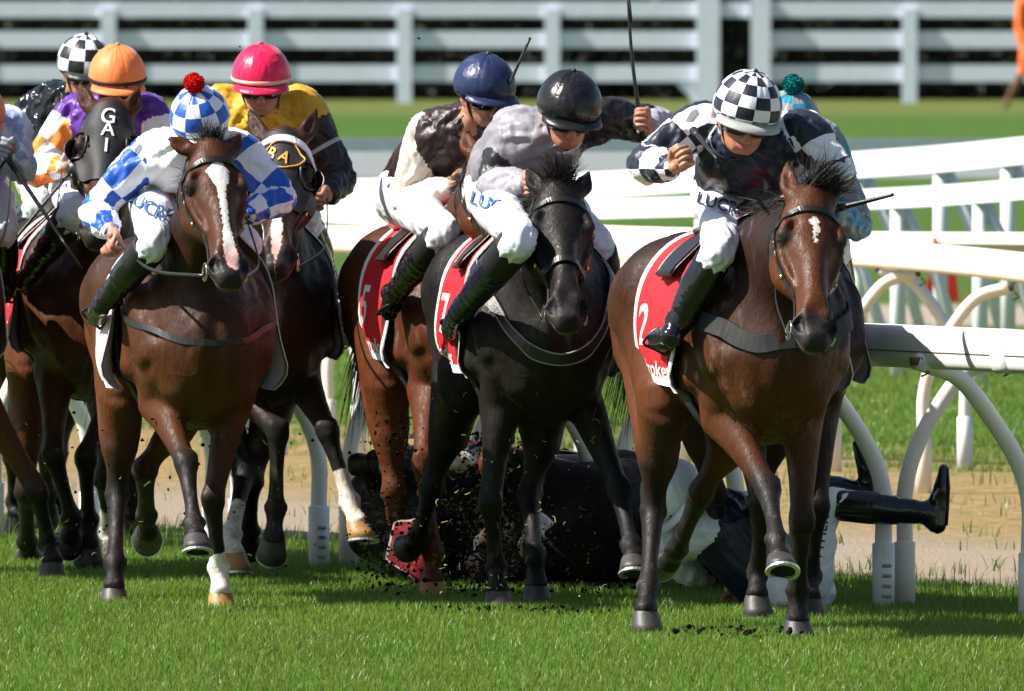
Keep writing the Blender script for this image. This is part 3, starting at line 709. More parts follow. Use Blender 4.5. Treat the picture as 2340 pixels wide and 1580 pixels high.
            tdir = nrm(tdir - n * (tdir @ n)); s.hooves.append((nm, Co, n, tdir, d))
        V, Fq = S.polygonize(sp.get('voxel', .0115))
        TG = S.tagverts(V); N = vnormals(V, Fq)
        w = np.where(np.isin(TG[:, 0], (1, 2)), 1.0, np.where(TG[:, 0] >= 5, .35, .0))
        w = w * (.45 - np.abs(pnoise(V * np.array([7, 7, 4.5]) + .5 * pnoise(V * 5, 61)[:, None], 62)) * 2.0) * .0075 + w * pnoise(V * np.array([26, 26, 14]), 63) * .0022
        V = V + N * w[:, None]
        s.paint(V, Fq, TG)
        s.face(); s.feet(); s.manes()
    def paint(s, V, Fq, TG):
        sp = s.sp; n = len(V); tag, t = TG[:, 0], TG[:, 1]
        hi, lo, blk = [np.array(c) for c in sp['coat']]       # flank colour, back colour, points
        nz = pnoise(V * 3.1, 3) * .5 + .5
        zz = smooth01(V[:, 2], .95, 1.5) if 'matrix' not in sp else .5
        mixv = np.clip(zz * .75 + (nz - .5) * .9 + .30 * smooth01(V[:, 0], .35, .75), 0, 1)[:, None]  # darker towards the front: shade on the chest put into the coat
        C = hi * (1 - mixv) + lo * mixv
        W = np.full(n, -.5); pink = np.zeros(n); salt = np.zeros(n)
        # head
        rel = V - s.poll; ht = rel @ s.hd / s.hL; hs = rel @ s.hs / s.q / sp.get('headwide', 1.14); hn = rel @ s.hn / s.q
        hm = np.isin(tag, (3, 4))
        f = smooth01(ht + .05 * pnoise(V * 14, 5), .76, .88) * hm
        f = np.maximum(f, hm * .85 * smooth01(.040 - np.hypot((ht - .280) * .64, (np.abs(hs) - .095) * .8), 0, .022))
        nost = hm * (1 - smooth01(np.hypot((ht - .888) * .64, (np.abs(hs) - .052) * 1.25), .016, .026)) * (hn > -.055)
        head_col = np.array(sp.get('headcol', sp['coat'][0]))
        C = np.where(hm[:, None], C * .25 + head_col * .75, C)
        mz = np.array(sp.get('muzzlecol', (.022, .018, .017)))
        C = C * (1 - f[:, None]) + mz * f[:, None]
        C = C * (1 - nost[:, None]) + np.array([.004, .003, .003]) * nost[:, None]
        ed = (tag == 4) * smooth01(-ht, .16, .27); C = C * (1 - ed[:, None] * .7) + blk * ed[:, None] * .7
        if 'white' in sp:
            w = sp['white'](ht, hs); W = np.where(hm & (hn > -.11), w, W); pink = np.where(hm, smooth01(ht, .72, .86), 0)
        ch = hm * smooth01(ht, .92, .97) * (hn < -.05); chc = np.array(sp.get('chin', (.12, .09, .085))); C = C * (1 - ch[:, None]) + chc * ch[:, None]
        # legs
        for nm, tg in (('fr', 5), ('fl', 6), ('hr', 7), ('hl', 8)):
            if nm not in s.J: continue
            m = tag == tg; J = s.J[nm]
            K, Ft, Co = J['K'], J['Ft'], J['Co']
            lowk = (V - K) @ nrm(Ft - K)                      # metres below the knee or hock
            below = np.maximum((V - Ft) @ nrm(Co - Ft) + .0, -9)
            a, b = sp.get('points', (-.16, .02))
            dark = smooth01(lowk + .04 * pnoise(V * 9, 8), a, b) * m * (np.linalg.norm(V - K, axis=1) < .62)
            C = C * (1 - dark[:, None]) + blk * dark[:, None]
            d = s.sp['legs'][nm]
            if 'sock' in d:
                sk = lowk - d['sock']                        # white below this many metres under the knee
                W = np.where(m & (lowk > .05), sk * 1.0, W)
        # crest and belly
        salt = np.where(np.isin(tag, (1, 2)), np.clip(1.2 - np.abs(V[:, 0] - .45 * s.k) / .35, 0, 1) * sp.get('salt', .5), 0)
        for nm in s.J: salt = np.maximum(salt, (np.linalg.norm(V - s.J[nm]['Ft'], axis=1) < .30) * .35 * smooth01(.3 - np.linalg.norm(V - s.J[nm]['Ft'], axis=1), 0, .2))
        mat = M['coat_black'] if sp.get('black') else M['coat']
        col = np.concatenate([C, np.ones((n, 1))], 1)
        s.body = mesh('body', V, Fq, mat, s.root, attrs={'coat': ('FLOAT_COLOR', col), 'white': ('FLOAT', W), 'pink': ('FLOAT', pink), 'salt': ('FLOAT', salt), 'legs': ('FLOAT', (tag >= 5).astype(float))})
    def face(s):
        for y in (-1, 1):
            c = s.H(.280, y * .0895, -.064); r = .0225 * s.q
            b = MB(); v, f = uvball(c, r, 12, 8); b.add(v, f); b.build('eye', M['eye'], s.root)
    def feet(s):
        for nm, Co, n, t, d in s.hooves:
            sd = np.cross(n, t); k = s.k
            def ring(dist, fw, lat, fa, m=20):
                out = []
                for j in range(m):
                    a = 2 * math.pi * j / m; ca = math.cos(a); heel = 1 if ca > -.3 else 1 - .35 * ((-ca - .3) / .7)
                    out.append(Co + n * dist * k + t * (fw + ca * fa * heel) * k + sd * (math.sin(a) * lat * (1 if ca > 0 else 1 - .12 * ca * ca)) * k)
                return out
            b = MB(); rings = [ring(-.012, -.006, .043, .047), ring(.004, -.002, .049, .053), ring(.035, .013, .055, .061), ring(.072, .030, .0625, .070), ring(.072, .030, .050, .057), ring(.060, .026, .046, .052), ring(.057, .026, .006, .007)]
            v = sum(rings, []); f = []; mi = []
            for i in range(len(rings) - 1):
                for j in range(20):
                    f.append((i * 20 + j, i * 20 + (j + 1) % 20, (i + 1) * 20 + (j + 1) % 20, (i + 1) * 20 + j)); mi.append(1 if i >= 4 else 0)
            m0 = M['hoof_pale'] if d.get('pale') else M['hoof_dark']
            o = mesh('hoof', v, f, [m0, M['sole']], s.root, mi=mi)
            # frog and shoe
            fb = MB(); fb.add([Co + n * .060 * k + t * x * k + sd * y * k for x, y in ((.055, 0), (-.02, .022), (-.02, -.022))] + [Co + n * .068 * k + t * .0 * k], [(0, 1, 3), (1, 2, 3), (2, 0, 3)]); fb.build('frog', M['sole'], o)
            r1, r2, r3, r4 = [ring(.071, .030, .064, .0715, 24), ring(.080, .030, .064, .0715, 24), ring(.080, .030, .047, .054, 24), ring(.071, .030, .047, .054, 24)]
            v = r1 + r2 + r3 + r4; f = []
            for i in range(4):
                for j in range(24):
                    if 10 <= j <= 13: continue                     # open heel
                    f.append((i * 24 + j, i * 24 + (j + 1) % 24, ((i + 1) % 4) * 24 + (j + 1) % 24, ((i + 1) % 4) * 24 + j))
            mesh('horseshoe', v, f, M['shoe'], o, smooth=False)
    def strands(s, roots, dirs, length, n, width, curl, grav, seed, spread=.35):
        g = np.random.default_rng(seed); V, Fc = [], []
        for i in range(n):
            u = g.random() * (len(roots) - 1); a = int(min(u, len(roots) - 2)); f = u - a
            p = np.array(roots[a]) * (1 - f) + np.array(roots[a + 1]) * f + g.normal(size=3) * .012
            d = nrm(np.array(dirs[a]) * (1 - f) + np.array(dirs[a + 1]) * f + g.normal(size=3) * spread)
            L = length * (.55 + .6 * g.random()); sd = nrm(np.cross(d, g.normal(size=3))); w = width * (.6 + .8 * g.random())
            k = 7; base = len(V)
            for j in range(k):
                ww = w * (1 - (j / (k - 1)) ** 2 * .85)
                V += [p - sd * ww, p + sd * ww]
                d = nrm(d + np.array([0, 0, -grav]) * (1 / k) + g.normal(size=3) * curl); p = p + d * L / (k - 1)
            Fc += [(base + 2 * j, base + 2 * j + 1, base + 2 * j + 3, base + 2 * j + 2) for j in range(k - 1)]
        return V, Fc
    def manes(s):
        sp = s.sp; hair = M[sp.get('hair', 'hair')]
        if sp.get('forelock', 1):
            fd = sp.get('forelock_dir', (.35, -.7, .25)); fl = s.hn * fd[0] + s.hd * -fd[1] * -1 + s.hs * fd[2]
            v, f = s.strands([s.H(-.02, -.035, -.045), s.H(-.03, 0, -.03), s.H(-.02, .035, -.045)], [fl, fl, fl], sp.get('forelock_len', .12) * s.q, int(sp.get('forelock_n', 200) * 2.2), .0013, .08, .45, 11, .26)
            mesh('forelock', v, f, hair, s.root)
        cr = catmull(s.crest, 4)
        dd = nrm(np.array([-1.0, sp.get('mane_side', -.5), .12]))
        v, f = s.strands(cr[3:-2], [dd] * (len(cr) - 5), .14, 700, .0016, .07, .6, 12, .18)
        mesh('mane', v, f, hair, s.root)
        tp = s.T(-.86, 0, 1.40); td = np.array(sp.get('tail_dir', (-.9, 0, -.15)))
        v, f = s.strands([tp, tp + np.array([-.04, 0, -.05])], [td, td], sp.get('tail_len', .75), 520, .003, .05, sp.get('tail_grav', 1.8), 13, .10)
        mesh('tail', v, f, M[sp.get('tailhair', sp.get('hair', 'hair'))], s.root)
    # ---------------------------------------------------------------- tack
    def strap(s, name, pts, width, mat, thick=.004, off=.003, parent=None, m=10, tags=None, proj=True, closed=False, **k):
        P = catmull(pts, m)
        if proj: P = s.S.project(P, off, tags=tags); N = s.S.grad(P, tags=tags)
        else: N = np.array([s.hn] * len(P))
        for _ in range(2):                               # relax the line a little
            P[1:-1] = P[1:-1] * .5 + (P[:-2] + P[2:]) * .25
        tg = nrm(np.gradient(P, axis=0)); sd = nrm(np.cross(N, tg)) * width / 2
        V = []
        for i in range(len(P)): V += [P[i] - sd[i], P[i] + sd[i], P[i] + sd[i] * .9 + N[i] * thick, P[i] - sd[i] * .9 + N[i] * thick]
        Fc = []
        for i in range(len(P) - 1):
            for j in range(4): a, b = i * 4 + j, i * 4 + (j + 1) % 4; Fc.append((a, b, b + 4, a + 4))
        Fc += [(3, 2, 1, 0), tuple(4 * (len(P) - 1) + j for j in range(4))]
        return mesh(name, V, Fc, mat, parent or s.root, smooth=False, **k)
    def bridle(s, mat=None, noseband=None, browcol=None, brow=True, cheek_w=.017):
        mat = mat or M['leather']; H = s.H; hs = (3,)
        br = bpy.data.objects.new('bridle', None); COL.objects.link(br); br.parent = s.root
        if brow: s.strap('browband', [H(.16, -.12, -.12), H(.125, -.09, -.03), H(.115, 0, .01), H(.125, .09, -.03), H(.16, .12, -.12)], .026, browcol or mat, .006, .004, br, tags=hs)
        s.strap('headpiece', [H(.16, -.12, -.12), H(.02, -.11, -.10), H(-.05, 0, -.11), H(.02, .11, -.10), H(.16, .12, -.12)], .022, mat, .005, .006, br, tags=(2, 3))
        for y in (-1, 1):
            s.strap('cheek_strap', [H(.10, y * .12, -.10), H(.30, y * .13, -.105), H(.52, y * .10, -.105), H(.72, y * .08, -.095), H(.845, y * .07, -.085)], cheek_w, mat, .005, .004, br, tags=hs)
            b = MB(); c = H(.865, y * .066, -.088); ringp = [c + (s.hd * math.cos(a) + s.hn * math.sin(a)) * .034 * s.q + s.hs * (y * .004) for a in np.linspace(0, 2 * math.pi, 21)]
            b.tube(ringp, .0045, 6, cap=False); b.tube([H(.87, y * .062, -.088), H(.90, y * .03, -.080)], .006, 6); b.build('bit_ring', M['steel'], br)
            b = MB(); c = s.S.project(H(.50, y * .10, -.105), .010, tags=hs)[0]; b.box(c, (.008, .012, .020)); b.build('buckle', M['brass'], br)
        if noseband is not None:
            t = noseband
            s.strap('noseband', [H(t + .10, -.09, -.12), H(t + .02, -.07, -.03), H(t, 0, .01), H(t + .02, .07, -.03), H(t + .10, .09, -.12)], .030, mat, .008, .004, br, tags=hs)
        s.strap('throat_lash', [H(.05, -.11, -.11), H(.26, -.11, -.20), H(.33, 0, -.26), H(.26, .11, -.20), H(.05, .11, -.11)], .014, mat, .004, .004, br, tags=(2, 3))
        s.bridle_root = br
        return br
    def reins(s, hands, mat=None, w=.016):           # hands: {side: world point}
        for y, hw in hands.items():
            a = s.H(.88, y * .075, -.10); b = s.w2l(hw); mid = a * .55 + b * .45 + np.array([0, y * .05, -.05])
            pts = catmull([a, mid, b], 8); mb = MB(); mb.tube(pts, [(.003, w / 2)] * len(pts), 6, up=(0, 0, 1)); mb.build('rein', mat or M['leather'], s.bridle_root)
    def rings(s, xs, phis, off, c=1.18, tags=(1, 2, 5, 6)):
        xs = np.asarray(xs, float); phis = np.asarray(phis, float); n = len(xs)
        o = np.array([s.T(x, 0, c) for x in xs]); d = np.stack([phis * 0, np.sin(phis), np.cos(phis)], 1)
        ts = np.linspace(.10, .62, 27); D = s.S.eval((o[:, None] + ts[None, :, None] * d[:, None]).reshape(-1, 3), tags).reshape(n, 27) - off
        i = np.clip(26 - np.argmax(D[:, ::-1] < 0, 1), 0, 25); r = np.arange(n); f = np.clip(D[r, i] / (D[r, i] - D[r, i + 1] + 1e-9), 0, 1)
        return o + d * (ts[i] + f * (ts[1] - ts[0]))[:, None]
    def ringcast(s, x, phi, off, c=1.18, tags=(1, 2, 5, 6)): return s.rings([x], [phi], off, c, tags)[0]
    def drape(s, name, x0, x1, phi1, off, mat, edge=None, edge_w=.03, nx=22, nphi=40, flare=.0, seed=1, parent=None, thick=.004, phi0=0, shape=None):
        # a cloth over the back, hanging down both sides to the angle phi1; returns its surface function
        phis = np.concatenate([np.linspace(-phi1, -phi0, nphi // 2), np.linspace(phi0, phi1, nphi // 2)]) if phi0 else np.linspace(-phi1, phi1, nphi)
        xs = np.linspace(x0, x1, nx); G = np.zeros((nx, len(phis), 3))
        G = s.rings(np.repeat(xs, len(phis)), np.tile(phis, nx), off, tags=(1, 2)).reshape(nx, len(phis), 3)
        g = np.random.default_rng(seed); ph0 = g.random() * 6
        low = smooth01(np.abs(phis) / phi1, .45, 1.0)
        wav = np.sin(np.linspace(0, 1, nx)[:, None] * 11 + ph0 + phis[None] * 1.5) * .5 + .5
        N = np.zeros_like(G); N[..., 1] = np.sign(phis)[None]; 
        G += N * (low[None] * (flare + .034 * wav))[..., None]
        for _ in range(2): G[1:-1, 1:-1] = G[1:-1, 1:-1] * .5 + (G[:-2, 1:-1] + G[2:, 1:-1] + G[1:-1, :-2] + G[1:-1, 2:]) * .125
        dx = np.gradient(G, axis=0); dp = np.gradient(G, axis=1); Nn = nrm(np.cross(dx, dp))
        if Nn[nx // 2, len(phis) // 2, 2] < 0: Nn = -Nn
        V = np.concatenate([G.reshape(-1, 3) + Nn.reshape(-1, 3) * thick, G.reshape(-1, 3)]); n1 = nx * len(phis); Fc = []; mi = []
        w = len(phis); dxm = (x1 - x0) * s.k / (nx - 1)
        for i in range(nx - 1):
            for j in range(w - 1):
                if phi0 and j == nphi // 2 - 1: continue
                a = i * w + j; q = (a, a + 1, a + w + 1, a + w); Fc.append(q[::-1]); Fc.append(tuple(p + n1 for p in q))
                e = edge is not None and (i < 1 or i > nx - 3 or j < 1 or j > w - 3); mi += [1 if e else 0, 2 if edge is not None else 0]
        rim = [(i * w, (i + 1) * w) for i in range(nx - 1)] + [((nx - 1) * w + j, (nx - 1) * w + j + 1) for j in range(w - 1)] + [((i + 1) * w + w - 1, i * w + w - 1) for i in range(nx - 1)][::-1] + [(j + 1, j) for j in range(w - 1)][::-1]
        for a, b in rim: Fc.append((a, b, b + n1, a + n1)); mi.append(1 if edge is not None else 0)
        ms = [mat] + ([edge, M['cloth_pink']] if edge is not None else [])
        o = mesh(name, V, Fc, ms, parent or s.root, mi=mi)
        def at(u, ph, off2=.004):                       # u along x 0..1, ph angle -> point, normal
            fi = np.clip(u * (nx - 1), 0, nx - 1.001); fj = np.clip((ph + phi1) / (2 * phi1) * (w - 1), 0, w - 1.001)
            i, j = fi.astype(int), fj.astype(int); a, b = (fi - i)[:, None], (fj - j)[:, None]
            p = (G[i, j] * (1 - a) + G[i + 1, j] * a) * (1 - b) + (G[i, j + 1] * (1 - a) + G[i + 1, j + 1] * a) * b
            n = (Nn[i, j] * (1 - a) + Nn[i + 1, j] * a) * (1 - b) + (Nn[i, j + 1] * (1 - a) + Nn[i + 1, j + 1] * a) * b
            return p + n * (thick + off2)
        return o, at
    def cloth_text(s, at, x0, x1, phi1, side, txt, u0, drop0, size, mat, parent, width_m=None, name='lettering', squash=1.0):
        # print on one side: side -1 = the horse's right. u0 = start along the cloth as read, drop0 = fraction of phi1 of the text's baseline
        v, f = text_mesh(txt, size)
        if not len(f): return
        Lx = (x1 - x0) * s.k; r = .40 * s.k
        uu = v[:, 0] * squash / Lx
        u = (u0 + uu) if side < 0 else (1 - u0 - uu)
        ph = side * (drop0 * phi1 - v[:, 1] / r)
        P = at(u, ph, .002)
        mesh(name, P, [q if side > 0 else q[::-1] for q in f], mat, parent, smooth=False)

def uvball(c, r, n=12, m=8):
    r = np.array(r if hasattr(r, '__len__') else (r, r, r), float); v = []; f = []
    for i in range(m + 1):
        th = math.pi * i / m
        for j in range(n): a = 2 * math.pi * j / n; v.append(np.array(c) + r * np.array([math.sin(th) * math.cos(a), math.sin(th) * math.sin(a), math.cos(th)]))
    for i in range(m):
        for j in range(n): f.append((i * n + j, (i + 1) * n + j, (i + 1) * n + (j + 1) % n, i * n + (j + 1) % n))
    return v, f
_txt = {}
def text_mesh(txt, size, sub=2):                     # flat letters as triangles, finely cut so they can be bent over cloth
    key = (txt,)
    if key not in _txt:
        c = bpy.data.curves.new('lettering', 'FONT'); c.body = txt; c.size = 1; c.resolution_u = 3; c.offset = .012
        o = bpy.data.objects.new('lettering', c); COL.objects.link(o)
        dg = bpy.context.evaluated_depsgraph_get(); me = bpy.data.meshes.new_from_object(o.evaluated_get(dg))
        import bmesh
        bm = bmesh.new(); bm.from_mesh(me); bmesh.ops.triangulate(bm, faces=bm.faces)
        for _ in range(sub):
            ed = [e for e in bm.edges if e.calc_length() > .12]
            if ed: bmesh.ops.subdivide_edges(bm, edges=ed, cuts=1); bmesh.ops.triangulate(bm, faces=bm.faces)
        bm.verts.ensure_lookup_table()
        v = np.array([p.co[:] for p in bm.verts]); f = [tuple(q.index for q in p.verts) for p in bm.faces]; bm.free()
        bpy.data.objects.remove(o); bpy.data.curves.remove(c); bpy.data.meshes.remove(me)
        _txt[key] = (v, f)
    v, f = _txt[key]; return v * size, f
# ------------------------------------------------------------------ people
def skin_material(name, c):
    t = NT(name, .48, .4); n1 = t.noise(45, 4, .6); n2 = t.noise(14, 2)
    col = t.mix(t.ramp(n2, [(.4, (0,) * 3), (.7, (.6,) * 3)]), c, (c[0] * 1.0, c[1] * .72, c[2] * .62)); t.col(col)
    t.b.inputs['Subsurface Weight'].default_value = .08; t.b.inputs['Subsurface Radius'].default_value = (.012, .005, .003)
    t.bump(n1, .12, .002); return t.m
M['skin'] = skin_material('human skin', (.42, .205, .130))  # the skin's own base colour
M['mouth'] = plain('lips', (.40, .13, .11), .45, .4, .1)
M['boot'] = plain('polished black boot', (.008, .008, .010), .14, .6, .3, .12, 30)
M['gaiter'] = plain('black elastic gaiter', (.013, .013, .014), .62, .3, .2, .2, 200)
M['boot_navy'] = plain('polished navy boot', (.008, .012, .025), .2, .6, .3, .15, 30)  # navy is the boot's own colour
M['lens'] = plain('dark goggle lens', (.006, .005, .005), .07, .7, 0)
M['rubber'] = plain('black rubber', (.014, .014, .015), .5, .4, .2)
M['shell'] = plain('black helmet shell', (.012, .012, .013), .3, .5, .1)
M['shell_grey'] = plain('grey helmet shell', (.36, .37, .36), .35, .5, .1)
M['cap_line'] = plain('cap hem elastic', (.018, .012, .012), .6, .3, .1)
M['breeches'] = plain('white nylon breeches', (.74, .75, .80), .42, .4, .04, .5, 22)
M['ink_blue'] = plain('blue print', (.05, .12, .32), .6, .3, .05)
M['ink_navy'] = plain('navy print', (.02, .03, .07), .6, .3, .05)
M['stirrup'] = plain('dark stirrup', (.05, .05, .055), .3, .5, .1, metal=.8)
M['hand_glove'] = plain('grey glove', (.34, .34, .37), .6, .3, .25, .3, 120)

def fabric(name, kind, c1, c2=(1, 1, 1), nt=4, na=4, off=(0, 0), rough=.44, wr=.55, sheen=.2, slant=0.0, at='limb'):
    t = NT(name, rough, .38); t.b.inputs['Sheen Weight'].default_value = sheen; t.b.inputs['Sheen Roughness'].default_value = .4
    v = t.n('SeparateXYZ'); t.l(t.attr(at, 'Vector'), v.inputs[0]); X, Y, Z = v.outputs
    if at == 'limb': ang = t.math('DIVIDE', t.math('ARCTAN2', Y, X), 2 * math.pi)
    else: ang = X; Z = Y
    if kind == 'plain': base = None
    elif kind == 'stops':
        rp = t.t.nodes.new('ShaderNodeValToRGB'); rp.color_ramp.interpolation = 'CONSTANT'; e = rp.color_ramp.elements
        while len(e) < len(c1): e.new(.5)
        for q, (p_, c_) in zip(e, c1): q.position = p_; q.color = (*c_, 1)
        t.l(Z, rp.inputs[0]); base = rp.outputs[0]
    else:
        a = t.math('FLOOR', t.math('MULTIPLY_ADD', ang, na, off[1] + 40)); b0 = t.math('MULTIPLY_ADD', Z, nt, off[0] + 40)
        if slant: b0 = t.math('ADD', b0, t.math('MULTIPLY', t.math('SINE', t.math('MULTIPLY', ang, 2 * math.pi)), slant))
        b = t.math('FLOOR', b0)
        par = t.math('MODULO', t.math('ADD', a, b) if kind == 'checks' else b, 2.0)
        base = t.mix(t.math('GREATER_THAN', par, .5), c1, c2)
    if base is None:
        base = t.mix(t.ramp(t.noise(11, 3), [(.3, (0,) * 3), (.7, (1,) * 3)]), tuple(x * .9 for x in c1), tuple(min(1, x * 1.08) for x in c1))
    t.col(base)
    w1 = t.noise(7, 3, .5, dist=1.5, stretch=(1, 1, .6)); w2 = t.noise(30, 2, .5, dist=.6)
    b1 = t.n('Bump', Strength=wr, Distance=.016); t.l(w1, b1.inputs['Height'])
    b2 = t.n('Bump', Strength=wr * .5, Distance=.004); t.l(w2, b2.inputs['Height']); t.l(b1.outputs[0], b2.inputs['Normal'])
    t.l(b2.outputs[0], t.b.inputs['Normal']); return t.m

def proto_head():
    S = SDF(); U = (0, 1, 0)
    S.ball((0, -.008, .0), (.078, .096), .02, up=(0, 1, 0)); S.path([(0, -.02, .03), (0, -.01, -.03)], [(.074, .092), (.072, .090)], .02, up=U)
    S.path([(0, .020, -.03), (0, .034, -.085), (0, .050, -.118)], [(.066, .064), (.052, .052), (.026, .030)], .03, up=U)
    for x in (-1, 1):
        S.path([(x * .056, .0, -.06), (x * .046, .022, -.098), (x * .022, .056, -.118)], [.018, .020, .018], .025, up=U)      # jaw
        S.path([(x * .012, .082, -.018), (x * .046, .066, -.020)], [.012, .012], .014)                                     # brow
        S.path([(x * .030, .076, -.062), (x * .056, .050, -.055)], [.016, .016], .018)                                     # cheekbone
        S.ball((x * .032, .086, -.036), .013, .010, sub=True)
        S.ball((x * .031, .073, -.037), .0125, .003)
        S.path([(x * .077, -.012, -.022), (x * .082, -.020, -.045), (x * .076, -.010, -.072)], [(.006, .016), (.008, .017), (.005, .008)], .006, up=U)
        S.path([(x * .004, .089, -.098), (x * .022, .079, -.099)], [.0075, .004], .004, tag=2)
        S.path([(x * .004, .088, -.108), (x * .020, .079, -.106)], [.0085, .004], .004, tag=2)
        S.ball((x * .010, .098, -.080), .0095, .008)
    S.path([(0, .086, -.024), (0, .098, -.052), (0, .107, -.074)], [.009, .011, .0125], .012)
    S.path([(0, .0, -.06), (0, -.10, -.155)], [.055, .058], .03)
    S.path([(-.02, .094, -.1032), (.02, .094, -.1032)], [.0022, .0022], .002, sub=True)
    V, Fq = S.polygonize(.0042); T = S.tagverts(V); return V, Fq, T[:, 0] == 2
def proto_fist(curl=1.0):
    S = SDF()
    S.path([(-.03, 0, 0), (0, 0, 0), (.035, .002, .001), (.078, .002, .002)], [(.026, .019), (.029, .020), (.040, .018), (.042, .015)], .012, up=(0, 1, 0), m=4)
    for i, z in enumerate((-.031, -.0105, .0105, .031)):
        L = (.88, .98, 1.03, .96)[i]
        S.path([(.070, .004, z * .96), (.086, .001, z), (.104 * L, -.016, z), (.094 * L, -.040, z), (.066, -.044, z * .98), (.056, -.030, z * .97)],
               [.0100, .0112, .0098, .0092, .0088, .0078], .0045, m=4)
    S.path([(.010, -.006, .030), (.040, -.020, .047), (.068, -.036, .043), (.088, -.044, .030)], [.015, .0125, .0108, .0085], .009, m=4)
    return S.polygonize(.0038)
HEAD = proto_head(); FIST = proto_fist()

def frame(x, z):                                  # matrix with columns x, z x x, z
    x = nrm(x); z = np.array(z, float); z = nrm(z - x * (z @ x)); return np.stack([x, np.cross(z, x), z], 1)

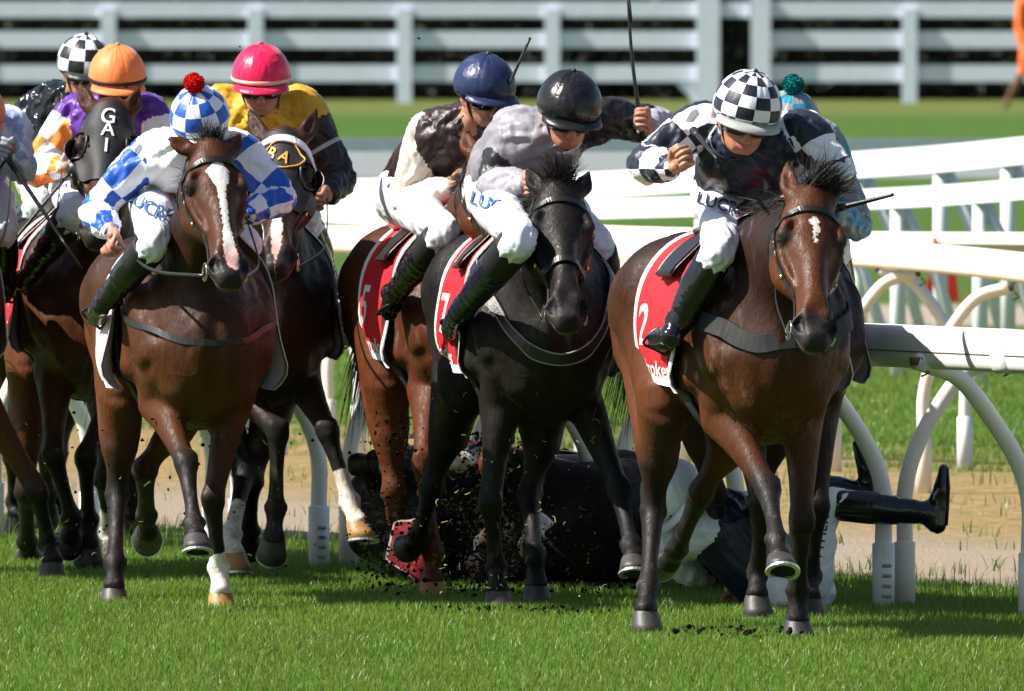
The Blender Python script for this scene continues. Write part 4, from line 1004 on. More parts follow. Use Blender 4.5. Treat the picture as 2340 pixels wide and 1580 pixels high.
class Rider:
    def __init__(s, sp):
        s.sp = sp; s.Y = sp['Y']; s.J = {}
        dd = dict(pel=.05, waist=-.12, chest=-.33, neck=-.42, head=-.52, sr=-.36, sl=-.36, er=-.45, el=-.45, wr=-.60, wl=-.60, hr=-.02, hl=-.02, kr=-.26, kl=-.26, ar=.02, al=.02, tr=-.10, tl=-.10)
        for k, q in sp['J'].items():
            s.J[k] = PX(q[0], q[1], s.Y + (q[2] if len(q) > 2 else dd[k]))
        if sp.get('horse') is not None: s.avoid(sp['horse'])
        s.o = s.J['pel'].copy(); s.o[2] = max(0, s.o[2] - .1)
        s.root = empty('person', s.o, label=sp['label'], cat=sp.get('cat', 'jockey'), group=sp.get('group', 'jockeys in racing silks'))
        for k in s.J: s.J[k] = s.J[k] - s.o
        s.z = sp.get('size', 1.0)
        s.headframe(); s.clothes(); s.body(); s.helmet()
        if sp.get('goggles', True): s.goggles()
    def avoid(s, h):                              # near leg and arms come forward, the far leg moves sideways, until they clear the horse
        rad = dict(k=.082, a=.066, t=.050, w=.05, e=.05, h=.04)
        for k in list(s.J):
            if k in ('pel', 'waist', 'chest', 'neck', 'head', 'sr', 'sl', 'el', 'wl'): continue
            r = rad[k[0]]; far = k[1] == 'l' and k[0] in 'kath' and not s.sp.get('nearleft')
            if not far:
                v = CAM - s.J[k]; v = v / np.linalg.norm(v); st = np.arange(0, 70) * .02
                dl = h.S.eval(np.array([h.w2l(s.J[k] + v * q) for q in st])); ok = np.where(dl > r)[0]
                s.J[k] = s.J[k] + v * st[ok[0] if len(ok) else -1]; continue
            for it in range(40):
                d = h.S.eval(h.w2l(s.J[k]))[0]
                if d > r: break
                if far:
                    g = h.S.grad(h.w2l(s.J[k]))[0]; g[0] = 0; g[1] = abs(g[1]) + .3; g = np.array(h.M.to_3x3() @ Vector(nrm(g))); s.J[k] = s.J[k] + g * max(r - d, .01) * .6
    def W(s, k): return s.J[k] + s.o
    def headframe(s):
        sp = s.sp; p, y, r = [R(a) for a in sp.get('look', (25, 0, 0))]
        m = Matrix.Rotation(y, 3, 'Z') @ Matrix.Rotation(p, 3, 'X')         # face starts towards the camera
        f = np.array(m @ Vector((0, -1, 0))); u = np.array(m @ Vector((0, 0, 1)))
        m2 = Matrix.Rotation(-r, 3, Vector(f)); u = np.array(m2 @ Vector(u)); x = np.cross(f, u)
        s.HF = np.stack([x, f, u], 1)
    def hp(s, p): return s.J['head'] + s.HF @ (np.array(p, float) * s.z)
    def clothes(s):
        J, z, sp = s.J, s.z, s.sp
        # torso
        lat = nrm(J['sl'] - J['sr']) if 'sl' in J and 'sr' in J else np.array([1., 0, 0])
        ax = nrm(J['neck'] - J['pel']); fr = nrm(np.cross(ax, lat)); fr = fr if True else -fr
        ws = J.get('waist', J['pel'] * .6 + J['chest'] * .4 - fr * sp.get('hunch', -.05))
        T = SDF()
        nk = s.hp((0, -.078, -.138))
        T.path([J['pel'] + ax * .03, ws, J['chest'], J['chest'] * .45 + nk * .55, nk],
               [(.135 * z, .100 * z), (.150 * z, .115 * z), (.175 * z, .125 * z), (.140 * z, .105 * z), (.070 * z, .072 * z)], .05, up=fr, tag=1, m=4)
        for a, b, c, tg in (('sr', 'er', 'wr', 2), ('sl', 'el', 'wl', 3)):
            if b not in J: continue
            S0 = J['chest'] * .25 + J[a] * .75
            T.path([J['chest'] * .5 + J[a] * .5, J[a], J[a] * .5 + J[b] * .5, J[b], J[b] * .45 + J[c] * .55, J[c] * .93 + J[b] * .07, J[c]],
                   [.085 * z, .074 * z, .066 * z, .060 * z, .052 * z, .038 * z, .033 * z], .045, tag=tg, m=4)
        V, Fq = T.polygonize(sp.get('voxel', .009)); TG = T.tagverts(V); N = vnormals(V, Fq)
        tq, us, vs = TG[:, 1], TG[:, 2], TG[:, 3]; arm = TG[:, 0] > 1
        pt = np.stack([us * 2.4, vs * 2.4, tq * 3.2 + .5 * us], 1); pa = np.stack([us * 1.1 + TG[:, 0], vs * 1.1, tq * 11 + us * 1.3], 1)
        fold = lambda q, sd: .5 - np.abs(pnoise(q + .35 * pnoise(q * 1.7, sd + 5)[:, None], sd)) * 1.9
        wob = np.where(arm, fold(pa, 23) * .024 * np.clip(1.25 - tq * .6, 0, 1) + pnoise(pa * .6, 26) * .018 + fold(pa * 2.0, 28) * .007, fold(pt, 24) * .026 + pnoise(V * 7, 25) * .014 + fold(pt * 2.1, 27) * .006)
        V = lap(V + N * wob[:, None] * sp.get('wrinkle', 1), Fq, .35)
        tag = np.where((TG[:, 0] > 1) & (TG[:, 1] < sp.get('yoke', .0)), 1, TG[:, 0]); ft = np.median(tag[Fq], 1)
        mi = np.clip(ft - 1, 0, 2).astype(int)
        ms = sp['silks']; ms = ms if isinstance(ms, (list, tuple)) else [ms] * 3
        s.silks = mesh('silks', V, Fq, list(ms), s.root, mi=mi, attrs={'limb': ('FLOAT_VECTOR', np.stack([TG[:, 2], TG[:, 3], TG[:, 1]], 1))}); s.TS = T
        mb = MB(); cp = [nk + (nrm(nk - J['chest']) * .012) + (nrm(np.cross(lat, ax)) * math.cos(a_) * -.070 + lat * math.sin(a_) * .074) * z for a_ in np.linspace(0, 2 * math.pi, 25)]; mb.tube(cp, [(.006, .014)] * 25, 6, up=nrm(nk - J['chest']), cap=False); mb.build('collar', sp.get('collar', M['breeches']), s.silks)
        # breeches, boots
        Bq = SDF(); any_leg = False
        Bq.path([J['pel'] + ax * .10, J['pel'], J['pel'] - ax * .06], [(.13 * z, .10 * z), (.145 * z, .125 * z), (.12 * z, .115 * z)], .05, up=fr, tag=1)
        for h, kn, an, to in (('hr', 'kr', 'ar', 'tr'), ('hl', 'kl', 'al', 'tl')):
            if kn not in J: continue
            hp = J.get(h, J['pel'])
            e = J[kn] * .72 + J[an] * .28
            Bq.path([J['pel'] * .4 + hp * .6, hp * .75 + J[kn] * .25, hp * .4 + J[kn] * .6, J[kn], e], [.098 * z, .088 * z, .074 * z, .062 * z, .052 * z], .04, tag=2, m=4)
            b = SDF(); d = nrm(J[an] - J[kn])
            top = sp.get('boot_top', .12)
            bt = J[kn] * (1 - top) + J[an] * top
            b.path([bt, J[kn] * .5 + J[an] * .5, J[kn] * .22 + J[an] * .78, J[an]], [.062 * z, .064 * z, .051 * z, .044 * z], .02, m=5, cap=.15)
            toe = J[to]; fd = nrm(toe - J[an]); heel = J[an] - (fd - d * (fd @ d)) * .045 + d * .045
            ball = heel * .35 + toe * .65
            b.path([J[an], heel], [.042 * z, .034 * z], .02); b.path([heel, J[an] * .5 + ball * .5 + d * .02, ball, toe], [(.034 * z, .034 * z), (.037 * z, .040 * z), (.042 * z, .030 * z), (.020 * z, .016 * z)], .025, up=-d, m=4)
            V, Fq = b.polygonize(.008); N = vnormals(V, Fq)
            lng = (V - J[kn]) @ d
            V = V + N * (((.4 - np.abs(pnoise(np.stack([V[:, 0] * 9, V[:, 1] * 9, lng * 30], 1), 4)) * 2.4) * .0055 + pnoise(V * 30, 5) * .003) * smooth01(lng, .12, .28))[:, None]
            o = mesh('boot', V, Fq, sp.get('boot', M['boot']), s.root)
            # sole
            mb = MB(); mb.tube([heel + d * .036 * z, heel * .5 + ball * .5 + d * .034 * z, ball + d * .030 * z, toe + d * .016 * z], [(.028, .006), (.027, .006), (.036, .006), (.014, .005)], 10, up=d); mb.build('sole', M['rubber'], o)
            if sp.get('gaiter'):
                g = SDF(); g.path([J[kn] * .90 + J[an] * .10, J[kn] * .62 + J[an] * .38], [.071 * z, .067 * z], .01, cap=.12); V, Fq = g.polygonize(.009); mesh('gaiter', V, Fq, M['gaiter'], s.root)
            if sp.get('stirrups', True):
                mb = MB(); c = ball + d * .036 * z; sdv = nrm(np.cross(d, fd)); arch = [c + sdv * .047, c + sdv * .045 - d * .04, c + sdv * .026 - d * .080, c - d * .095, c - sdv * .026 - d * .080, c - sdv * .045 - d * .04, c - sdv * .047, c, c + sdv * .047]
                mb.tube(catmull(arch, 4), .006, 6, cap=False); st = mb.build('stirrup_iron', M['stirrup'], s.root)
                mb = MB(); mb.tube([c - d * .095, c - d * .32 - fd * .02 - sdv * .0], [(.002, .011)] * 2, 6, up=sdv); mb.build('stirrup_leather', M['leather'], st)
        V, Fq = Bq.polygonize(sp.get('voxel', .009)); N = vnormals(V, Fq)
        BT = Bq.tagverts(V); bp = np.stack([BT[:, 2] * 1.2 + pnoise(V * 5, 34), BT[:, 3] * 1.2, BT[:, 1] * 9 + BT[:, 2]], 1)
        V = lap(V + N * (pnoise(V * 12, 31) * .010 + .004 - np.abs(pnoise(bp, 32)) * .026 * (.35 + BT[:, 1]))[:, None], Fq, .3)
        s.BQ = Bq
        s.breeches = mesh('breeches', V, Fq, sp.get('breeches', M['breeches']), s.root)
    def body(s):
        J, z, sp = s.J, s.z, s.sp
        Vs, Fs, mi = [], [], []; n = 0
        def put(V, Fq, m):
            nonlocal n
            Vs.append(V); Fs.append(Fq + n); n += len(V); mi.append(m)
        hv = s.J['head'] + (HEAD[0] * z) @ s.HF.T
        lip = HEAD[2][HEAD[1]].sum(1) >= 3; put(hv, HEAD[1], lip.astype(int))
        # trunk and limbs hidden under the clothes, running into the neck and the wrists
        b = SDF(); b.path([J['pel'], J['chest'], J['neck'], s.hp((0, -.08, -.14))], [.085, .095, .055, .050], .03, tag=1)
        for a, e, w in (('sr', 'er', 'wr'), ('sl', 'el', 'wl')):
            if e not in J: continue
            b.path([J['chest'], J[a]], [.06, .042], .02); b.path([J[a], J[e]], [.042, .034], .01); b.path([J[e], J[w] + nrm(J[w] - J[e]) * .045], [.034, .024], .01)
        for h, kn, an, to in (('hr', 'kr', 'ar', 'tr'), ('hl', 'kl', 'al', 'tl')):
            if kn in J: b.path([J['pel'], J[kn]], [.06, .040], .01); b.path([J[kn], J[an]], [.036, .028], .01)
        V, Fq = b.polygonize(.016); put(V, Fq, np.zeros(len(Fq), int))
        for w, e, g, sg in (('wr', 'er', 'gr', 1), ('wl', 'el', 'gl', -1)):
            if w not in J or sp.get('nohand') == w: continue
            x = sp.get('handdir', {}).get(w); x = nrm(np.array(x, float)) if x is not None else nrm(J[w] - J[e])
            gz = np.array(sp.get(g, (0, -.3, 1)), float)
            Fm = frame(x, gz); v = FIST[0].copy()
            if sg < 0: v[:, 1] *= -1
            q = J[w] + nrm(J[w] - J[e]) * .020 + (v * 1.0) @ Fm.T
            put(q, FIST[1][:, ::-1] if sg < 0 else FIST[1], np.full(len(FIST[1]), 2 if sp.get('gloves') else 0))
            s.J['g' + w] = J[w] + nrm(J[w] - J[e]) * .020 + Fm @ np.array([.080, -.020 * sg, 0]); s.J['z' + w] = Fm[:, 2]
        s.bodyo = mesh('body', np.vstack(Vs), np.vstack(Fs), [M['skin'], M['mouth'], M['hand_glove']], s.root, mi=np.concatenate(mi))
    def helmet(s):
        sp, z = s.sp, s.z
        hs = sp.get('hsize', 1.0); a, b, c = .124 * hs, .146 * hs, .136 * hs
        n, m = 96, 34; V, A, Fq = [], [], []
        g = int(s.Y * 7) % 50
        ii, jj = np.meshgrid(np.arange(m + 1), np.arange(n), indexing='ij'); aa = 2 * np.pi * jj.ravel() / n; qq = ii.ravel() / m
        CN = .45 - np.abs(pnoise(np.stack([np.cos(aa) * 2.6, np.sin(aa) * 2.6, qq * 1.6 + g], 1), g)) * 2.4; CN2 = .4 - np.abs(pnoise(np.stack([np.cos(aa) * 3.2, np.sin(aa) * 3.2, qq * 7 + g], 1), g + 1)) * 2.2
        for i in range(m + 1):
            for j in range(n):
                ph = 2 * math.pi * j / n; q = i / m
                front = math.cos(ph)                                  # 1 at the face
                th = q * R(98 + 8 * (1 - front) / 2)
                r = 1 + .010 * math.sin(ph * 6 + 1) * math.exp(-((q - .15) / .2) ** 2) + .006 * math.sin(ph * 22 + 3 * math.sin(ph * 3 + g)) * math.exp(-((q - .25) / .22) ** 2)
                seam = abs(((ph / (2 * math.pi) * 6 + .25) % 1) - .5) * 2
                r *= 1 - .012 * math.exp(-((1 - seam) / .05) ** 2) * (q > .06)
                r += .009 * (CN[i * n + j]) * (1 - .5 * q) + .006 * CN2[i * n + j]
                r *= 1 - .035 * smooth01(q, .9, 1.0)
                V.append(s.hp(((math.sin(th) * math.sin(ph)) * a * r, math.sin(th) * front * b * r, math.cos(th) * c * r + .012)))
                A.append((j / n, q, 0))
        # uv must not wrap: give the last column its own vertices
        V2, A2 = [], []
        for i in range(m + 1):
            V2 += V[i * n:(i + 1) * n] + [V[i * n]]; A2 += A[i * n:(i + 1) * n] + [(1.0, i / m, 0)]
        w = n + 1
        for i in range(m):
            for j in range(n): Fq.append((i * w + j, i * w + j + 1, (i + 1) * w + j + 1, (i + 1) * w + j))
        s.hel = bpy.data.objects.new('helmet', None); COL.objects.link(s.hel); s.hel.parent = s.root
        mesh('silk_cap', V2, [q[::-1] for q in Fq], sp['cap'], s.hel, attrs={'hm': ('FLOAT_VECTOR', A2)})
        # shell below the cap
        V, Fq = [], []; m2 = 8
        n = 64
        for i in range(m2 + 1):
            for j in range(n):
                ph = 2 * math.pi * j / n; front = math.cos(ph); q = i / m2
                th = R(80) + q * R(24 + 12 * (1 - front) / 2)
                r = .968 - .06 * smooth01(q, .8, 1)
                V.append(s.hp((math.sin(th) * math.sin(ph) * a * r, math.sin(th) * front * b * r, math.cos(th) * c * r + .012)))
        for i in range(m2):
            for j in range(n): Fq.append((i * n + j, i * n + (j + 1) % n, (i + 1) * n + (j + 1) % n, (i + 1) * n + j))
        mesh('helmet_shell', V, [q[::-1] for q in Fq], sp.get('shell', M['shell']), s.hel)
        # peak
        V, Fq = [], []; k = 15
        for i in range(k):
            ph = R(-68 + 136 * i / (k - 1)); e = math.cos((i / (k - 1) - .5) * math.pi) ** .6
            for dd, dz in ((0, .0), (.022 * e, -.008), (.040 * e, -.019), (.040 * e, -.024), (.0, -.012)):
                V.append(s.hp((math.sin(ph) * (a * .99 + dd), math.cos(ph) * (b * .99 + dd), -.006 + dz)))
        for i in range(k - 1):
            for j in range(5): Fq.append((i * 5 + j, i * 5 + (j + 1) % 5, (i + 1) * 5 + (j + 1) % 5, (i + 1) * 5 + j))
        mesh('peak', V, Fq, sp.get('peak', sp['cap']), s.hel)
        if sp.get('band') is not None:                               # ribbon or elastic round the cap
            pts = []
            for j in range(49):
                ph = 2 * math.pi * j / 48; pts.append(s.hp((math.sin(ph) * a * 1.008, math.cos(ph) * b * 1.008, .010 - .012 * (1 - math.cos(ph)) / 2)))
            mb = MB(); mb.tube(pts, [(.003, .009)] * 49, 6, up=s.HF[:, 2], cap=False); mb.build('cap_band', sp['band'], s.hel)
        # chin straps
        for x in (-1, 1):
            mb = MB(); mb.tube(catmull([s.hp((x * .086, .02, -.02)), s.hp((x * .078, .020, -.065)), s.hp((x * .055, .035, -.115)), s.hp((0, .045, -.150))], 5), [(.003, .008)] * 16, 6, up=s.HF[:, 1]); mb.build('chin_strap', M['rubber'], s.hel)
        if sp.get('pompom') is not None:
            g = np.random.default_rng(5); pc = s.hp((0, sp.get('pom_fwd', 0), c + .012 + .030)); V, Fq = uvball(pc, .036, 14, 10); V = [tuple(p) for p in V]
            for i in range(900):
                d = nrm(g.normal(size=3)); t1 = nrm(np.cross(d, g.normal(size=3))) * .0018; L = .038 + .008 * g.random(); n0 = len(V)
                e = d + g.normal(size=3) * .12
                V += [tuple(pc + d * .03 - t1), tuple(pc + d * .03 + t1), tuple(pc + nrm(e) * L + t1), tuple(pc + nrm(e) * L - t1)]; Fq.append((n0, n0 + 1, n0 + 2, n0 + 3))
            mesh('pompom', V, Fq, sp['pompom'], s.hel)
        else:
            v, f = uvball(s.hp((0, 0, c + .014)), .010, 10, 6); mesh('cap_button', v, f, sp.get('button', sp['cap']), s.hel)
    def goggles(s):
        V, Fq = [], []; k = 21
        for i in range(k):
            ph = R(-62 + 124 * i / (k - 1)); nose = math.exp(-(ph / R(12)) ** 2)
            for r, zz in ((1.0, -.012), (1.07, -.020), (1.08, -.040), (1.02, -.060 + .016 * nose)):
                V.append(s.hp((math.sin(ph) * .083 * r, math.cos(ph) * .098 * r + .002, zz)))
        for i in range(k - 1):
            for j in range(3): Fq.append((i * 4 + j, i * 4 + j + 1, (i + 1) * 4 + j + 1, (i + 1) * 4 + j))
        o = mesh('goggles', V, Fq, s.sp.get('lens', M['lens']), s.root)
        fr = [s.hp((math.sin(R(-64 + 128 * i / 20)) * .083 * 1.04, math.cos(R(-64 + 128 * i / 20)) * .098 * 1.04 + .002, -.062 + .016 * math.exp(-((-64 + 128 * i / 20) / 12) ** 2))) for i in range(21)]
        mb = MB(); mb.tube(fr, .0045, 6)
        mb.tube([p + s.HF @ np.array([0, .002, .050 - .0 * i]) for i, p in enumerate(fr[::4])], .004, 6); mb.build('goggle_frame', M['rubber'], o)
        for x in (-1, 1):
            mb = MB(); mb.tube(catmull([s.hp((x * .078, .045, -.036)), s.hp((x * .092, .0, -.030)), s.hp((x * .095, -.05, -.012))], 5), [(.002, .011)] * 11, 6, up=s.HF[:, 2]); mb.build('goggle_strap', M['rubber'], o)
    def print_on(s, sdf, px, py, dd, right, up, txt, size, mat, name='lettering', parent=None):
        c = PX(px, py, s.Y + dd) - s.o; v, f = text_mesh(txt, size); v = v - np.array([v[:, 0].mean(), v[:, 1].mean(), 0]); r = nrm(right); u = nrm(np.array(up) - r * (np.array(up) @ r))
        P = c + v[:, :1] * r + v[:, 1:2] * u + np.array([0, -.75, 0])
        ts = np.linspace(0, 1.1, 111); L = P[:, None] + ts[None, :, None] * np.array([0, 1.0, 0])      # slide back until the cloth is met
        D = sdf.eval(L.reshape(-1, 3)).reshape(len(P), -1); hit = D < .008; i = np.where(hit.any(1), np.argmax(hit, 1), np.argmin(D, 1)); i = np.maximum(i - 1, 0)
        out = P + ts[i][:, None] * np.array([0, 1.0, 0])
        mesh(name, out, f, mat, parent or s.breeches, smooth=False)
def whip(label, a, b, r0=.011, flap=True, mat='leather', bend=0.0):
    a, b = np.array(a), np.array(b); L = np.linalg.norm(b - a); d = nrm(b - a)
    o = empty('riding_whip', a, label=label, cat='whip', group='riding whips'); b2 = b - a
    mid = b2 * .5 + np.array([bend, 0, 0])
    P = catmull([np.zeros(3), b2 * .25 + np.array([bend * .7, 0, 0]), mid, b2 * .75 + np.array([bend * .7, 0, 0]), b2], 5)
    n = len(P); mb = MB(); mb.tube(P, [r0 * (1 - .45 * i / (n - 1)) for i in range(n)], 8); mb.build('shaft', M[mat], o)
    mb = MB(); mb.tube([P[0], P[3]], [r0 * 1.35, r0 * 1.15], 10); mb.tube([P[0] - d * .012, P[0] + d * .004], [r0 * 1.6, r0 * 1.6], 10); mb.build('grip', M['rubber'], o)
    if flap:
        mb = MB(); e = P[-1]; mb.tube([e - d * .16, e - d * .12, e + d * .01], [(r0 * .6, r0 * .6), (r0 * .55, r0 * 1.5), (r0 * .5, r0 * 1.5)], 8, up=(0, 1, 0)); mb.build('flap', M['leather'], o)
    return o
# ------------------------------------------------------------------ the horses in the photograph
BAY = ((.098, .0285, .0068), (.0130, .0056, .0030), (.010, .008, .007))
DBAY = ((.026, .0095, .0045), (.012, .0055, .0036), (.008, .007, .006))
CHEST = ((.098, .025, .006), (.050, .0135, .0045), (.030, .012, .007))
BLACK = ((.0105, .0072, .0052), (.0062, .0048, .0042), (.006, .006, .006))
M['piping_grey'] = plain('grey piping', (.30, .30, .31), .5, .3, .1)
def tackup(h, red=True, num=None, txt='ladbrokes', girth=True, x0=-.32, x1=.44, phi=R(124), breast=None, pad=False, flare=.012, seed=1, numsize=.31, mat=None):
    o, at = h.drape('saddle_cloth', x0, x1, phi, .010, M['red'], M['cloth_white'], seed=seed, flare=flare)
    if num: 
        for sd in (-1, 1): h.cloth_text(at, x0, x1, phi, sd, num, .10, .76, numsize, M['cloth_white'], o, name='number')
    if txt:
        for sd in (-1, 1): h.cloth_text(at, x0, x1, phi, sd, txt, .06, .95, .125, M['cloth_white'], o)
    if pad: h.drape('saddle_pad', -.06, .42, R(130), .030, M['cloth_pink'], M['cloth_white'], seed=seed + 4, flare=.03)
    sd, _ = h.drape('saddle', -.10, .26, R(46), .030, M['leather'], seed=9, nx=10, nphi=20, thick=.010)
    for nm, x, z, w in (('cantle', -.12, .04, .10), ('pommel', .24, .045, .06)):
        c = h.ringcast(x, 0, .03); mb = MB(); mb.tube([c + np.array([0, -w, -.01]), c + np.array([0, 0, z * .8]), c + np.array([0, w, -.01])], [.018, .025, .018], 8, up=(1, 0, 0)); mb.build(nm, M['leather'], sd)
    if girth:
        for s_, e in ((1, 'girth'), (0, None)):
            if not s_: continue
            P = [h.ringcast(.27 + .07 * (1 - abs(a) / math.pi), a, .034 if abs(a) < R(128) else .010) for a in np.concatenate([np.linspace(R(70), math.pi, 16), np.linspace(-math.pi, -R(70), 16)[1:]])]
            h.strap('girth', P, .095, M['elastic'], .007, 0, m=2, proj=False) if False else None
            V = []; Fc = []
            for i, p in enumerate(P):
                out = p - h.T(.26, 0, 1.18); out[0] = 0; out = nrm(out)
                for a, b in ((-.048, 0), (.048, 0), (.046, .007), (-.046, .007)): V.append(p + np.array([a, 0, 0]) * h.k + out * b)
            for i in range(len(P) - 1):
                for j in range(4): Fc.append((i * 4 + j, i * 4 + (j + 1) % 4, i * 4 + 4 + (j + 1) % 4, i * 4 + 4 + j))
            mesh('girth', V, Fc, M['elastic'], h.root, smooth=False)
    if breast == 'wide':
        h.strap('breastplate', [h.T(.22, -.27, 1.36), h.T(.50, -.26, 1.30), h.T(.70, -.19, 1.22), h.T(.80, 0, 1.17), h.T(.70, .19, 1.22), h.T(.50, .26, 1.30), h.T(.22, .27, 1.36)], .075, M['elastic'], .008, .006, tags=(1, 2, 5, 6))
    elif breast == 'thin':
        h.strap('breastplate', [h.T(.25, -.26, 1.34), h.T(.52, -.25, 1.26), h.T(.72, -.18, 1.19), h.T(.82, 0, 1.16), h.T(.72, .18, 1.19), h.T(.52, .25, 1.26), h.T(.25, .26, 1.34)], .028, M['leather'], .006, .004, tags=(1, 2, 5, 6))
    elif breast == 'yoke':
        for w, zz in ((.045, 0), ):
            h.strap('breastplate', [h.T(.30, -.20, 1.47), h.T(.56, -.22, 1.34), h.T(.74, -.16, 1.20), h.T(.82, 0, 1.10), h.T(.74, .16, 1.20), h.T(.56, .22, 1.34), h.T(.30, .20, 1.47)], w, M['leather'], .006, .006, tags=(1, 2, 5, 6))
            for dz in (-.024, .024): h.strap('piping', [h.T(.30, -.20, 1.47 + dz), h.T(.56, -.22, 1.34 + dz), h.T(.74, -.16, 1.20 + dz), h.T(.82, 0, 1.10 + dz), h.T(.74, .16, 1.20 + dz), h.T(.56, .22, 1.34 + dz), h.T(.30, .20, 1.47 + dz)], .004, M['piping_grey'], .010, .004, tags=(1, 2, 5, 6))
    return o
def hood(h, letters=None, band=None, ring=None, blinkers=True):
    # black cloth hood over the forehead and cheeks, with eye cups
    H = h.H; nx, nw = 16, 25; G = np.zeros((nx, nw, 3))
    for i in range(nx):
        t = -.02 + .50 * i / (nx - 1)
        for j in range(nw):
            a = -1 + 2 * j / (nw - 1); ph = a * R(118)
            G[i, j] = H(t + .10 * (1 - abs(a)) * (i / nx), math.sin(ph) * .13, -.10 + math.cos(ph) * .12)
    P = h.S.project(G.reshape(-1, 3), .006, tags=(3,)); N = h.S.grad(P, tags=(3,)); V = np.vstack([P + N * .002, P - N * .003]); n = len(P); Fc = []
    rel = P - h.poll; t = rel @ h.hd / h.hL; sv = rel @ h.hs / h.q
    hole = np.hypot((t - .278) * .64, (np.abs(sv) - .105)) < .042
    for i in range(nx - 1):
        for j in range(nw - 1):
            q = (i * nw + j, i * nw + j + 1, (i + 1) * nw + j + 1, (i + 1) * nw + j)
            if hole[list(q)].sum() >= 2: continue
            Fc.append(q); Fc.append(tuple(x + n for x in q[::-1]))
    o = mesh('hood', V, Fc, M['black_cloth'], h.root)
    for y in (-1, 1):
        mb = MB(); c = H(.278, y * .092, -.060); ringp = [h.S.project(H(.278 + .075 * math.cos(a), y * (.092 + .040 * math.sin(a) * .6), -.062 + .05 * math.sin(a) * -1 * .7), .010, tags=(3,))[0] for a in np.linspace(0, 2 * math.pi, 19)]
        mb.tube(ringp, .007, 6, cap=False); mb.build('eye_rim', M['leather'], o)
        if blinkers:
            V, Fc = [], []
            for i, a in enumerate(np.linspace(-1.25, 1.25, 9)):
                b = H(.285 + .085 * math.sin(a), y * .108, -.115 + .03 * (1 - math.cos(a)))
                V += [b, b + h.hs * y * .045 * math.cos(a) + h.hn * .055 * math.cos(a) ** .5, b + h.hs * y * .049 * math.cos(a) + h.hn * .055 * math.cos(a) ** .5, b + h.hs * y * .006]
            for i in range(8):
                for j in range(4): Fc.append((i * 4 + j, i * 4 + (j + 1) % 4, i * 4 + 4 + (j + 1) % 4, i * 4 + 4 + j))
            mesh('blinker', V, Fc, M['leather'], o)
    def put(txt, t0, s0, size, mat, ang=0, name='lettering'):
        v, f = text_mesh(txt, size); v = v - np.array([v[:, 0].mean(), v[:, 1].mean(), 0]); ca, sa = math.cos(ang), math.sin(ang)
        x = v[:, 0] * ca - v[:, 1] * sa; yv = v[:, 0] * sa + v[:, 1] * ca
        Q = np.array([h.H(t0 - yy / h.hL, s0 + xx / h.q / h.sp.get('headwide', 1.14), .03) for xx, yy in zip(x, yv)])
        Q = h.S.project(Q, .013, tags=(3,)); mesh(name, Q, f, mat, o, smooth=False)
    for L in letters or []: put(*L)
    if ring:
        t0, s0, rt, rs, mat = ring
        P = h.S.project(np.array([h.H(t0 + rt * math.cos(a), s0 + rs * math.sin(a), .03) for a in np.linspace(0, 2 * math.pi, 41)]), .011, tags=(3,))
        mb = MB(); mb.tube(P, .0035, 5, cap=False); mb.build('piping_loop', mat, o)
    if band is not None: h.strap('white_browband', [H(.12, -.13, -.12), H(.07, -.10, -.03), H(.045, 0, .02), H(.07, .10, -.03), H(.12, .13, -.12)], .032, band, .008, .010, o, tags=(3,))
    return o

def star(t, s):
    return np.maximum.reduce([.017 - np.hypot((t - .195) * .64, s + .003), .011 - np.maximum(np.abs(s - .004), np.abs(t - .245) * .45), .006 - np.maximum(np.abs(s), (t - .33) * .5) - np.maximum(.2 - t, 0)])
def blaze(t, s):
    w = np.interp(t, [.08, .13, .19, .26, .34, .6, .72, .84, .92, .97], [-.02, .012, .042, .030, .014, .012, .018, .024, .020, -.01])
    return w - np.abs(s - np.interp(t, [.1, .25, .8, .95], [.0, .004, .004, .016]))
def snip(t, s): return np.interp(t, [.5, .6, .7, .85, .95], [-.03, .012, .020, .016, .0]) - np.abs(s)

hA = Horse(dict(label='dark bay horse with a small white star in front at the right', px=1665, Y=69.6, yaw=15, dz=-.08, coat=BAY, headcol=(.105, .030, .0080), size=1.02,
    poll=(1862, 440, 68.35), muzzle=(1868, 776), white=star, headyaw=2, ears={-1: ((.0, .055, -.05), (-.25, .074, -.045)), 1: ((.0, .055, -.05), (-.25, .072, -.045))},
    forelock_dir=(.05, -.8, .45), forelock_len=.17, forelock_n=620, salt=1.0,
    legs=dict(fr=dict(pts=[(1755, 1120, -1), (1776, 1238, -1), (1789, 1312, -1)], sole=(0, -.55, -.85)),
              fl=dict(pts=[(1832, 1190, -1), (1823, 1352, 1), (1822, 1470, -1)], plant=True),
              hr=dict(pts=[(1492, 1165, 1), (1482, 1345, -1), (1470, 1440, -1)], plant=True),
              hl=dict(pts=[(1602, 1125, 1), (1545, 1258, 1), (1515, 1305, 1)]))))
tackup(hA, num='2', breast='wide', seed=3); hA.bridle()

hB = Horse(dict(label='bay horse with a broad white blaze in front at the left', px=404, Y=72.8, yaw=11, dz=-.08, coat=BAY, headcol=(.090, .0245, .0068), size=.98,
    poll=(490, 330, 71.65), muzzle=(530, 634), white=blaze, headyaw=4, ears={-1: ((.0, .065, -.05), (-.10, .150, -.04)), 1: ((.0, .055, -.05), (-.16, .105, -.05))},
    forelock_dir=(.1, -.9, .0), forelock_len=.12, salt=.3,
    legs=dict(fr=dict(pts=[(425, 1060, -1), (444, 1200, -1), (454, 1255, -1)], sole=(0, -.35, -.9)),
              fl=dict(pts=[(486, 1140, -1), (500, 1300, 1), (508, 1400, -1)], plant=True, sock=.225, pale=True),
              hr=dict(pts=[(268, 1130, 1), (263, 1290, -1), (258, 1387, -1)], plant=True),
              hl=dict(pts=[(330, 1070, 1), (335, 1180, 1), (338, 1250, 1)]))))
